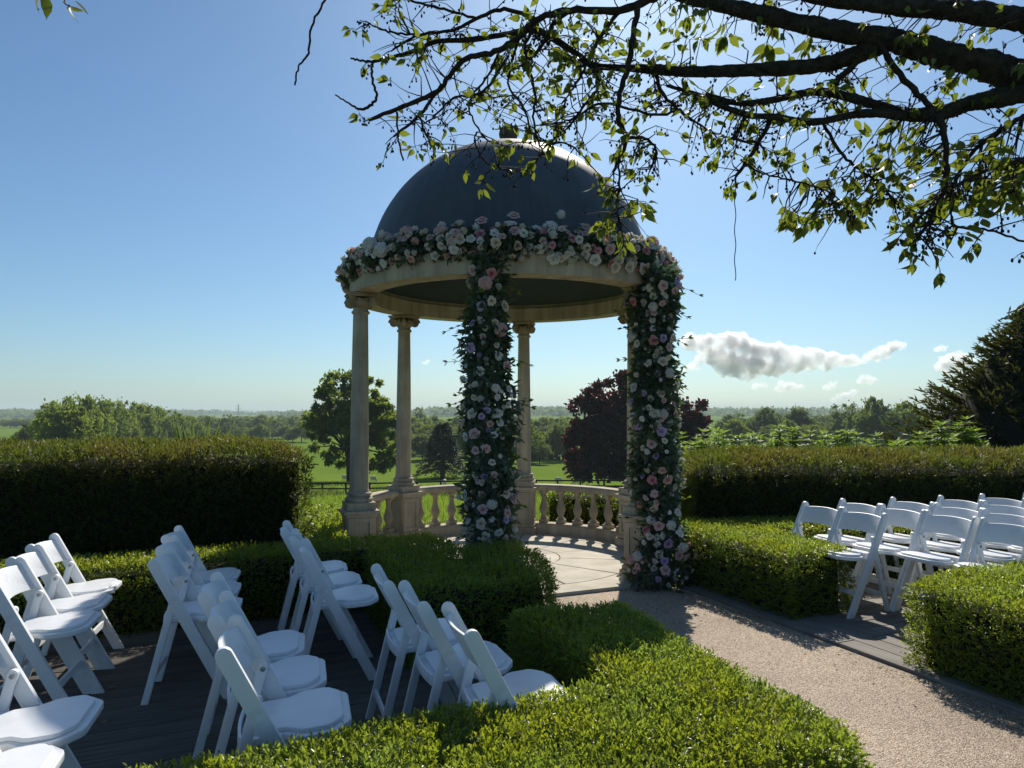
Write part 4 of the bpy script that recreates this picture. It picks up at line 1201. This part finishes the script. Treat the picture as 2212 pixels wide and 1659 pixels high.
# ------------------------------------------------------------------ cherry tree reaching over the view
random.seed(77); rng = np.random.default_rng(77)
ct = empty('cherry_tree', (4.3, 2.3, 0)); tag(ct, 'cherry tree with lichened boughs and young leaves hanging over the top right', 'tree')
CO = ct.location.copy()
BR = [  # name, depth start, depth end, leafiness, points (u, v, thickness px)
 ('bough', 3.00, 3.35, 2, [(2420, 235, 110), (2330, 205, 98), (2212, 172, 84), (2136, 144, 74), (2028, 115, 66), (1920, 86, 58), (1776, 61, 50), (1668, 36, 44), (1596, 20, 38), (1500, -2, 32), (1420, -25, 26), (1300, -70, 20), (1150, -112, 14), (980, -150, 10), (850, -168, 7), (760, -176, 5)]),
 ('bough', 2.90, 3.3, 3, [(2420, 60, 80), (2330, 58, 70), (2212, 42, 60), (2050, 22, 50), (1900, 12, 40), (1750, -8, 30), (1600, -52, 22), (1400, -112, 16), (1200, -182, 11), (1000, -232, 8), (900, -260, 5)]),
 ('bough', 3.12, 3.7, 8, [(1920, 92, 50), (1850, 118, 44), (1776, 140, 40), (1632, 151, 34), (1488, 155, 28), (1415, 150, 24), (1375, 148, 20), (1285, 142, 17), (1249, 119, 15), (1195, 83, 14), (1152, 65, 13), (1105, 72, 12), (1015, 86, 11), (943, 90, 10), (889, 112, 9), (806, 133, 7)]),
 ('branch', 3.7, 3.8, 0, [(806, 133, 6), (780, 131, 5), (758, 126, 4)]),
 ('branch', 3.7, 3.75, 0, [(806, 133, 6), (803, 150, 6), (806, 180, 6), (814, 208, 6), (800, 228, 7), (778, 236, 6), (752, 222, 4), (724, 205, 3)]),
 ('branch', 3.25, 3.55, 6, [(1420, -10, 24), (1339, 22, 20), (1231, 22, 18), (1159, 43, 16), (1123, 79, 14), (1069, 112, 13), (1008, 126, 12), (970, 165, 11), (943, 198, 11), (871, 230, 10), (796, 259, 8)]),
 ('branch', 3.5, 3.5, 1, [(943, 198, 8), (907, 248, 7), (850, 295, 5)]),
 ('branch', 3.5, 3.55, 0, [(857, 242, 5), (861, 302, 4), (871, 347, 4)]),
 ('branch', 3.5, 3.5, 1, [(907, 248, 5), (915, 280, 5), (926, 299, 4), (934, 318, 3)]),
 ('branch', 3.4, 3.55, 2, [(1098, 120, 7), (1051, 191, 6), (1015, 207, 5), (979, 212, 5), (933, 256, 4), (912, 268, 3)]),
 ('bough', 2.95, 3.25, 6, [(2420, 200, 80), (2330, 190, 66), (2212, 202, 52), (2100, 223, 42), (2028, 245, 38), (1956, 248, 32), (1902, 230, 26), (1830, 209, 23), (1758, 198, 21), (1668, 216, 17), (1596, 223, 15), (1524, 205, 13)]),
 ('bough', 3.05, 3.3, 6, [(1956, 250, 26), (1866, 245, 20), (1758, 263, 18), (1668, 252, 16), (1614, 248, 14), (1550, 225, 12), (1510, 205, 9), (1440, 185, 6)]),
 ('branch', 3.15, 3.2, 2, [(1884, 105, 20), (1812, 170, 17), (1794, 200, 14)]),
 ('branch', 3.1, 3.05, 2, [(1895, 84, 16), (1935, 150, 14), (1992, 212, 13), (2024, 245, 13)]),
 ('branch', 3.0, 3.1, 4, [(2212, 250, 12), (2150, 290, 11), (2100, 330, 9), (2060, 395, 7)]),
 ('branch', 2.98, 2.85, 7, [(2028, 250, 20), (2042, 306, 15), (2042, 396, 13), (2020, 450, 11), (2006, 480, 9), (1985, 510, 6)]),
 ('branch', 2.9, 2.9, 4, [(2020, 450, 8), (1990, 465, 6), (1962, 492, 5)]),
 ('branch', 3.2, 3.15, 8, [(1776, 262, 8), (1812, 324, 7), (1848, 360, 6), (1890, 390, 6), (1930, 430, 5)]),
 ('branch', 3.2, 3.2, 2, [(1614, 248, 9), (1589, 299, 7), (1640, 306, 4)]),
 ('branch', 3.2, 3.3, 3, [(1668, 254, 11), (1625, 331, 9), (1589, 382, 7)]),
 ('branch', 3.2, 3.1, 7, [(1600, 345, 5), (1640, 372, 4), (1690, 385, 4), (1750, 400, 4), (1800, 420, 3), (1830, 450, 3)]),
 ('branch', 2.9, 2.7, 3, [(2035, 410, 8), (2057, 430, 7), (2060, 486, 6), (2136, 497, 5), (2212, 522, 5), (2280, 540, 4)]),
 ('branch', 2.8, 2.8, 9, [(2400, 300, 16), (2300, 320, 13), (2212, 345, 11), (2140, 365, 8), (2075, 395, 6)]),
 ('branch', 3.2, 3.35, 3, [(1380, 5, 18), (1368, 72, 15), (1357, 144, 13), (1339, 202, 12), (1336, 259, 11), (1354, 299, 10), (1336, 346, 7), (1325, 374, 5)]),
 ('branch', 3.3, 3.3, 5, [(1354, 299, 8), (1393, 299, 7), (1418, 326, 6), (1405, 365, 4)]),
 ('branch', 3.3, 3.25, 5, [(1336, 346, 5), (1338, 400, 5), (1332, 440, 4), (1338, 475, 4), (1345, 505, 3)]),
 ('branch', 3.35, 3.4, 2, [(1152, 65, 8), (1134, 108, 7), (1156, 202, 6), (1152, 252, 5), (1163, 306, 4), (1180, 340, 3)]),
 ('branch', 3.4, 3.45, 1, [(1075, 118, 6), (1055, 162, 5), (1015, 216, 5), (1019, 252, 4), (1048, 299, 4), (1075, 310, 3)]),
 ('branch', 3.4, 3.4, 1, [(1030, 285, 4), (1026, 306, 4), (1048, 349, 4), (1084, 364, 3)]),
 ('branch', 3.4, 3.4, 3, [(1120, 85, 6), (1098, 180, 5), (1130, 230, 5), (1159, 299, 4), (1231, 313, 4), (1282, 364, 3)]),
 ('branch', 3.3, 3.4, 3, [(1470, 235, 6), (1415, 248, 6), (1303, 223, 6), (1250, 250, 5), (1210, 265, 4), (1165, 270, 3)]),
 ('branch', 3.3, 3.35, 3, [(1285, 142, 9), (1290, 190, 7), (1260, 230, 6), (1240, 260, 5), (1215, 290, 3)]),
 ('branch', 3.3, 3.3, 5, [(1415, 150, 10), (1430, 200, 8), (1470, 240, 6), (1500, 262, 5), (1540, 285, 4), (1580, 300, 3)]),
 ('branch', 3.5, 3.6, 4, [(1159, 43, 10), (1090, 20, 9), (1030, 40, 8), (979, 65, 7), (907, 75, 6), (860, 100, 5), (845, 110, 3)]),
 ('branch', 3.5, 3.6, 3, [(1030, 40, 6), (960, 20, 6), (900, 5, 5), (860, -8, 4)]),
 ('branch', 3.5, 3.6, 2, [(907, 75, 5), (860, 72, 5), (820, 62, 4), (792, 47, 3)]),
 ('branch', 3.4, 3.4, 5, [(1231, 22, 10), (1190, 60, 8), (1170, 100, 7), (1130, 140, 6), (1100, 150, 4)]),
 ('branch', 3.3, 3.3, 4, [(1339, 22, 10), (1310, 60, 9), (1285, 100, 8), (1262, 150, 6), (1245, 180, 5), (1220, 215, 3)]),
 ('branch', 3.3, 3.4, 0, [(800, -172, 7), (750, -110, 6), (720, -40, 5), (702, 0, 5), (673, 58, 5), (666, 115, 5), (645, 144, 4), (637, 184, 4)]),
 ('branch', 3.3, 2.3, 0, [(1000, -232, 8), (760, -300, 8), (560, -310, 8), (420, -260, 8), (300, -120, 6), (190, -30, 4), (140, 0, 3), (152, 14, 2)]),
]
ALL = []
def smooth_poly(pts, rad, sub=6):
    out, ro = [], []
    n = len(pts)
    for i in range(n - 1):
        p0, p1, p2, p3 = pts[max(i - 1, 0)], pts[i], pts[i + 1], pts[min(i + 2, n - 1)]
        for k in range(sub):
            t = k / sub
            q = .5 * ((2 * p1) + (p2 - p0) * t + (2 * p0 - 5 * p1 + 4 * p2 - p3) * t * t + (3 * p1 - p0 - 3 * p2 + p3) * t ** 3)
            out.append(q); ro.append(rad[i] + (rad[i + 1] - rad[i]) * t)
    out.append(pts[-1]); ro.append(rad[-1])
    return out, ro
for nm, d0, d1, leafy, P in BR:
    n = len(P); pts, rad = [], []
    for i, (u, v, th) in enumerate(P):
        d = d0 + (d1 - d0) * i / (n - 1); pts.append(px(u, v, d)); rad.append(th * .5 * d / FPX * (.84 if th > 14 else 1))
    pts, rad = smooth_poly(pts, rad, 14 if nm == 'bough' else 6)
    ph_ = random.random() * 9
    for i in range(1, len(pts)):                           # crooked, knotty wood
        k = (.05 * rad[i] + .0025) if nm == 'branch' else .04 * rad[i]
        pts[i] = pts[i] + Vector((math.sin(i * 1.9 + ph_), math.cos(i * 2.7 + ph_), math.sin(i * 2.3 + ph_ * 2))) * k * (1 if i < len(pts) - 1 else 0)
        rad[i] *= 1 + (.07 if nm == 'branch' else .035) * math.sin(i * (3.1 if nm == 'branch' else .45) + ph_)
    ALL.append((pts, rad, leafy))
    tb = MB().tube([p - CO for p in pts], rad, 18 if nm == 'bough' else 7)
    if nm == 'bough':                                      # ridged, lichen-crusted bark
        A_ = np.array(tb.v); ctr = np.repeat(np.array([p - CO for p in pts]), 18, 0); rr_ = np.repeat(np.array(rad), 18)[:, None]
        A_ = A_ + norm(A_ - ctr) * rr_ * ((wob(A_ * 5.0) * .09 + wob(A_ * 13 + 3) * .07)[:, None] + rng.normal(0, .035, (len(A_), 1)))
        tb.v = [tuple(q) for q in A_]
    tb.build(nm, M['bark'] if nm == 'bough' else M['twig'], ct, smooth=60)
joint = px(2420, 215, 3.0)
trunk = [Vector((4.3, 2.3, -.05)), Vector((4.28, 2.32, .5)), Vector((4.2, 2.4, 1.4)), Vector((3.8, 2.6, 2.3)), joint.lerp(Vector((3.8, 2.6, 2.3)), .4), joint]
MB().tube([p - CO for p in smooth_poly(trunk, [0] * 6)[0]], smooth_poly(trunk, [.30, .22, .19, .17, .14, .10])[1], 12).build('trunk', M['bark'], ct, smooth=60)
for k, (u, v) in enumerate(((2420, 60), (2420, 200), (2400, 300))):
    e = px(u, v, (2.9, 2.95, 2.8)[k]); MB().tube([Vector((3.8, 2.6, 2.3)) - CO, Vector((3.2, 2.7, 2.6 + .1 * k)) - CO, e - CO], [.12, .10, (.075, .07, .016)[k]], 9).build('bough', M['bark'], ct, smooth=60)

def leaf_mesh(bend, wv, fold):
    prof = [(0, .0), (.06, .07), (.18, .17), (.32, .225), (.46, .23), (.60, .19), (.72, .13), (.83, .065), (.92, .024), (1.0, 0)]
    V, Fc = [], []
    for i, (x, w) in enumerate(prof):
        z = -bend * x * x; jag = .018 if i % 2 else 0
        V += [(x, w + jag, z + fold * w + wv * math.sin(x * 9)), (x, 0, z), (x, -w - jag, z + fold * w - wv * math.sin(x * 9 + 1))]
    for i in range(len(prof) - 1):
        for j in range(2): Fc.append((i * 3 + j, i * 3 + j + 1, i * 3 + j + 4, i * 3 + j + 3))
    me = bpy.data.meshes.new('leaf'); me.from_pydata(V, [], Fc); me.polygons.foreach_set('use_smooth', np.ones(len(Fc), bool)); me.update()
    return me, np.array(V), np.array(Fc)
LV = [leaf_mesh(.18, .015, .25), leaf_mesh(.35, .02, .4), leaf_mesh(.05, .01, .12)]
LEAVES = []      # (variant, matrix, bronze)
TW, BUDS = MB(), MB()
def add_leaf(p, d, L, bronze=False):
    d = Vector(d).normalized(); up = Vector((random.gauss(0, 1), random.gauss(0, 1), random.gauss(0, 1)))
    y = up.cross(d).normalized(); z = d.cross(y)
    LEAVES.append((random.randrange(3), Matrix(((d.x * L, y.x * L, z.x * L, p.x - CO.x), (d.y * L, y.y * L, z.y * L, p.y - CO.y), (d.z * L, y.z * L, z.z * L, p.z - CO.z), (0, 0, 0, 1))), bronze))
def fan(p, d, n, L, bronze=False):
    for k in range(n):
        q = Vector(d).normalized() * .7 + Vector((random.gauss(0, .55), random.gauss(0, .55), random.gauss(-.45, .35)))
        st = q.normalized() * .018; TW.tube([p - CO, p + st - CO], .0009, 3, False)
        add_leaf(p + st, q, L * random.uniform(.6, 1.15), bronze)
def twig(p0, d, L, nleaf, leafL=.062, bud=.3, r=.0040, bronze=False):
    pts = [p0]; d = Vector(d).normalized(); k = max(4, int(L / .05))
    for i in range(k):
        d = (d + Vector((random.gauss(0, .22), random.gauss(0, .22), random.gauss(-.06, .20)))).normalized()
        pts.append(pts[-1] + d * L / k)
    TW.tube([p - CO for p in pts], [r * (1 - .65 * i / k) for i in range(k + 1)], 4)
    for i in range(1, k + 1):
        if random.random() < bud:                           # dried blossom stalks
            for _ in range(random.randint(1, 3)):
                e = pts[i] + Vector((random.gauss(0, .012), random.gauss(0, .012), -.012 - random.random() * .02))
                BUDS.tube([pts[i] - CO, e - CO], .0008, 3, False); c = e - CO
                BUDS.lathe([(0, -.008), (.0046, -.004), (.0050, .003), (0, .007)], 5, c)
        if nleaf and i > k * .35 and random.random() < .55: fan(pts[i], d, random.randint(1, 2), leafL, bronze)
    if nleaf: fan(pts[-1], d, nleaf, leafL, bronze)
    return pts
for pts, rad, leafy in ALL:
    n = len(pts)
    for k in range(int(leafy * 2.6)):
        i = random.randrange(n // 4, n)
        d = Vector((random.gauss(0, 1), random.gauss(0, .8), random.gauss(-.25, .7)))
        twig(pts[i], d, random.uniform(.08, .22), random.choice((0, 0, 0, 2, 3)), bud=.5)
    if leafy: twig(pts[-1], pts[-1] - pts[-2], .06, 3 if leafy > 2 else 0, bud=.6)
PT = np.array([p for pts, rad, lf in ALL for p in pts])
# leafy regions: (u0, u1, v0, v1, fans, leaf length, bronze)
REG = [(1085, 1300, 105, 235, 28, .062, 0), (1110, 1330, 10, 120, 26, .062, 0), (830, 930, -6, 40, 9, .065, 0), (1690, 1870, 380, 490, 24, .066, 0), (1840, 2070, 320, 475, 44, .066, 0),
       (1905, 2060, 250, 340, 14, .060, 0), (2080, 2230, 290, 440, 42, .070, 0), (1330, 1420, 280, 380, 12, .060, 0), (1290, 1400, 400, 520, 22, .064, 0), (1560, 1760, 40, 120, 16, .085, 0),
       (1440, 1760, 140, 240, 20, .06, 0), (1340, 1560, 20, 140, 28, .062, 0), (1760, 2212, 90, 230, 40, .06, 0), (1880, 2212, 0, 80, 26, .06, 0), (870, 960, 60, 130, 8, .062, 0),
       (1600, 1760, 330, 420, 12, .06, 0), (920, 945, 300, 325, 2, .06, 1), (1058, 1085, 300, 325, 3, .06, 1), (1500, 1600, 250, 320, 6, .05, 1), (1690, 1720, 310, 350, 2, .06, 1), (1150, 1420, 40, 190, 22, .058, 0), (1420, 1900, 20, 130, 26, .058, 0)]
for (u0, u1, v0, v1, nf, L, bz) in REG:
    for _ in range(int(nf * (1.15 if u0 > 1650 and v0 > 240 else .66) + .5)):
        u, v = random.uniform(u0, u1), random.uniform(v0, v1); q = px(u, v, 3.25)
        dd = np.linalg.norm((PT - np.array(q)) * np.array([1, .45, 1]), axis=1); i = int(dd.argmin()); a = Vector(PT[i])
        e = px(u, v, a.y + random.gauss(0, .12)); mid = a.lerp(e, .5) + Vector((J(.03), J(.03), J(.03)))
        if (e - a).length > .01: TW.tube([a - CO, mid - CO, e - CO], [.0042, .0030, .0018], 4)
        fan(e, (e - a) + Vector((0, 0, -.05)), random.randint(2, 4), L, bool(bz) or random.random() < .04)
for u, v, dz, L in ((98, -12, (0.1, 0, -1), .085), (84, -20, (-.3, .2, -1), .07), (150, 12, (.15, .1, -1), .058), (163, 2, (.7, .1, -.7), .06), (152, 14, (.8, .2, -.35), .045)):
    add_leaf(px(u, v, 2.3), dz, L)
# more fine bare twigs crossing between the boughs
for _ in range(420):
    i = random.randrange(len(PT)); p = Vector(PT[i])
    if p.x < -.5 or (p.z < 2.62 and random.random() < .8): continue
    twig(p, (random.gauss(-.4, 1), random.gauss(0, .6), random.gauss(-.15, .6)), random.uniform(.10, .30), random.choice((0, 0, 0, 2)), bud=.3, r=.0036)
o = TW.build('twigs', M['twig'], ct, smooth=60); o['kind'] = 'stuff'
o = BUDS.build('dried_blossom', M['twig'], ct); o['kind'] = 'stuff'
LEAVES.sort(key=lambda l: -(l[1].to_3x3().col[0].length / ((l[1].translation + CO) - cam.location).length) + (0 if -1.3 < (l[1].translation + CO).x < 2.6 else 1))
mats = (M['cherry'], M['cherry_red']); LM = {}
for v, (me, _, _) in enumerate(LV):
    for b in (0, 1):
        q = me.copy(); q.materials.append(mats[b]); LM[(v, b)] = q
for v, mx, b in LEAVES[:300]:
    o = link('leaf', LM[(v, int(b))], None, ct); o.matrix_basis = mx
VV, FF, kk = [], [], 0
for v, mx, b in LEAVES[300:]:
    A = np.array(mx); V = LV[v][1] @ A[:3, :3].T + A[:3, 3]; VV.append(V); FF.append(LV[v][2] + kk); kk += len(V)
if VV:
    o = link('smaller_leaves', np_mesh('smaller_leaves', np.concatenate(VV), np.concatenate(FF), True), M['cherry'], ct); o['kind'] = 'stuff'
# cord hanging from a bough
for (u, v0, v1, lab) in ((1588, 384, 606, 'long thin cord hanging from the cherry bough above the cloud'),):
    pts = [px(u + 1.5 * math.sin(i * .9), v0 + (v1 - v0) * i / 24, 3.3) for i in range(25)]
    tag(MB().tube(pts, .0022, 5).build('hanging_cord', M['cord']), lab, 'cord')
print('LEAVES', len(LEAVES))

# ------------------------------------------------------------------ haze in the valley air
def volume_mat(name, color, density, aniso):
    m, nt, out, N = nmat(name)
    v = N('ShaderNodeVolumePrincipled'); v.inputs['Color'].default_value = rgb(color)
    v.inputs['Density'].default_value = density; v.inputs['Anisotropy'].default_value = aniso
    nt.links.new(v.outputs[0], out.inputs['Volume'])
    return m
M['haze'] = volume_mat('summer_haze', (.72, .83, .96), .00021, .10)
mb = MB(); mb.box((0, 3150, 25), (11000, 6900, 96))
hz = mb.build('haze', M['haze']); tag(hz, 'thin blue summer haze filling the valley', 'haze', kind='stuff')

# ------------------------------------------------------------------ cumulus clouds, beyond and above the haze
def cloud_mat():
    m, nt, out, N = nmat('cumulus')
    tc = N('ShaderNodeTexCoord'); n1 = N('ShaderNodeTexNoise', Scale=.011, Detail=5.0, Roughness=.62)
    nt.links.new(tc.outputs['Object'], n1.inputs['Vector'])
    mr = N('ShaderNodeMapRange'); mr.inputs[1].default_value = .34; mr.inputs[2].default_value = .60; mr.inputs[3].default_value = 0.0; mr.inputs[4].default_value = .034
    nt.links.new(n1.outputs[0], mr.inputs[0])
    v = N('ShaderNodeVolumePrincipled'); v.inputs['Anisotropy'].default_value = .5; v.inputs['Color'].default_value = (1, 1, 1, 1)
    nt.links.new(mr.outputs[0], v.inputs['Density']); nt.links.new(v.outputs[0], out.inputs['Volume'])
    m.cycles.volume_step_rate = .12
    return m
M['cloud'] = cloud_mat()
def cloud(label, lumps, d, vox, seed):
    r_ = random.Random(seed); bm = bmesh.new(); k = d / FPX
    def ball(c, r):
        bmesh.ops.create_icosphere(bm, subdivisions=1, radius=r * 1.06, matrix=Matrix.Translation(c))
    o0 = px(lumps[0][0], lumps[0][1], d)
    ext = []
    for (u, v, r), (u2, v2, r2) in zip(lumps[:-1], lumps[1:]):
        if abs(u2 - u) < 60 and abs(v2 - v) < 30:
            for f in (.33, .67): ext.append((u + (u2 - u) * f + r_.uniform(-5, 5), v + (v2 - v) * f + r_.uniform(-5, 5), (r + (r2 - r) * f) * r_.uniform(.7, 1.05)))
    for u, v, r in lumps + ext:
        c = px(u, v, d + r_.uniform(-.6, .6) * r * k) - o0; R_ = r * k
        ball(c, R_ * .9)
        for _ in range(9):
            q = Vector((r_.gauss(0, 1), r_.gauss(0, 1), r_.gauss(.25, .9))).normalized(); ball(c + Vector((q.x * 1.15, q.y, q.z * .85)) * R_ * r_.uniform(.6, .95), R_ * r_.uniform(.18, .42))
    me = bpy.data.meshes.new('cloud'); bm.to_mesh(me); bm.free()
    tmp = bpy.data.objects.new('cloud_tmp', me); COL.objects.link(tmp)
    md = tmp.modifiers.new('r', 'REMESH'); md.mode = 'VOXEL'; md.voxel_size = vox
    dg = bpy.context.evaluated_depsgraph_get(); ev = tmp.evaluated_get(dg); m2 = bpy.data.meshes.new_from_object(ev)
    bpy.data.objects.remove(tmp)
    co = np.zeros(len(m2.vertices) * 3, np.float32); m2.vertices.foreach_get('co', co); co = co.reshape(-1, 3)
    no = np.zeros_like(co); m2.vertices.foreach_get('normal', no.ravel()) if False else None
    f = 1 / (18 * k)
    n3 = np.stack([wob(co * f * .5 + i * 7) + .5 * wob(co * f * 1.3 + i * 3) for i in range(3)], 1)
    m2.vertices.foreach_set('co', (co + n3 * 2.4 * k).astype(np.float32).ravel()); m2.update()
    o = link('cloud', m2, M['cloud'], None, o0); tag(o, label, 'cloud', 'clouds over the far valley')
    return o
CD = 5000
cloud('large grey bottomed cumulus cloud right of the rotunda', [(1488, 738, 24), (1530, 738, 22), (1572, 735, 24), (1606, 745, 26), (1642, 757, 24), (1682, 759, 22), (1722, 765, 22), (1762, 769, 21), (1800, 774, 19), (1838, 778, 16), (1866, 779, 12), (1535, 765, 30), (1582, 782, 30), (1622, 792, 30), (1662, 792, 26), (1702, 786, 22), (1750, 788, 18), (1795, 788, 14), (1560, 800, 18), (1612, 812, 16), (1505, 790, 14), (1482, 798, 11)], CD, 13, 1)
cloud('bright puff at the right end of the large cloud', [(1882, 768, 13), (1908, 757, 16), (1930, 748, 13), (1950, 743, 9), (1895, 774, 10), (1918, 770, 9)], CD + 300, 7, 2)
cloud('tiny cloud puff high on the right', [(2022, 754, 7), (2034, 750, 8), (2046, 751, 5)], CD, 5, 3)
cloud('small flat cloud below the large cloud on the right', [(1858, 824, 9), (1872, 820, 11), (1888, 822, 8)], CD + 500, 5, 4)
cloud('small cloud low between the big cloud and the trees', [(1782, 836, 8), (1796, 831, 8), (1806, 828, 5)], CD + 500, 5, 5)
cloud('low wispy cloud under the middle of the large cloud', [(1680, 838, 9), (1696, 833, 11), (1716, 836, 9), (1732, 838, 6)], CD + 600, 5, 6)
cloud('low cloud left under the large cloud', [(1628, 836, 7), (1642, 833, 8), (1656, 836, 6)], CD + 600, 5, 7)
cloud('thin cloud just above the far trees', [(1798, 862, 7), (1814, 858, 9), (1832, 853, 9), (1848, 848, 7)], CD + 700, 5, 8)
cloud('cloud half hidden by the big dark yew', [(2032, 792, 16), (2058, 778, 22), (2086, 784, 22), (2050, 800, 16)], CD + 200, 7, 9)
cloud('faint small cloud between the two left columns', [(915, 782, 4), (924, 779, 5)], CD, 4, 10)

# leaf litter and loose stones at the edges of the path
n = 420
t_ = 1.7 + rng.random(n) * 5.5; sd_ = np.where(rng.random(n) < .7, .93 - np.abs(rng.normal(0, .14, n)), -1.0 + np.abs(rng.normal(0, .3, n)))
P = np.array([Q(a, b, .006) for a, b in zip(sd_, t_)]); A = norm(runit(n) * np.array([1, 1, .25]))
V, Fc = leaf_arrays(P, A, np.tile([0, 0, 1.0], (n, 1)) + runit(n) * .4, .012 + .022 * rng.random(n), .006 + .010 * rng.random(n))
V[:, 2] = np.maximum(V[:, 2], .0055)
tag(link('leaf_litter', np_mesh('leaf_litter', V, Fc), M['litter']), 'scattered dry leaf bits along the edges of the gravel path', 'leaf litter', kind='stuff')
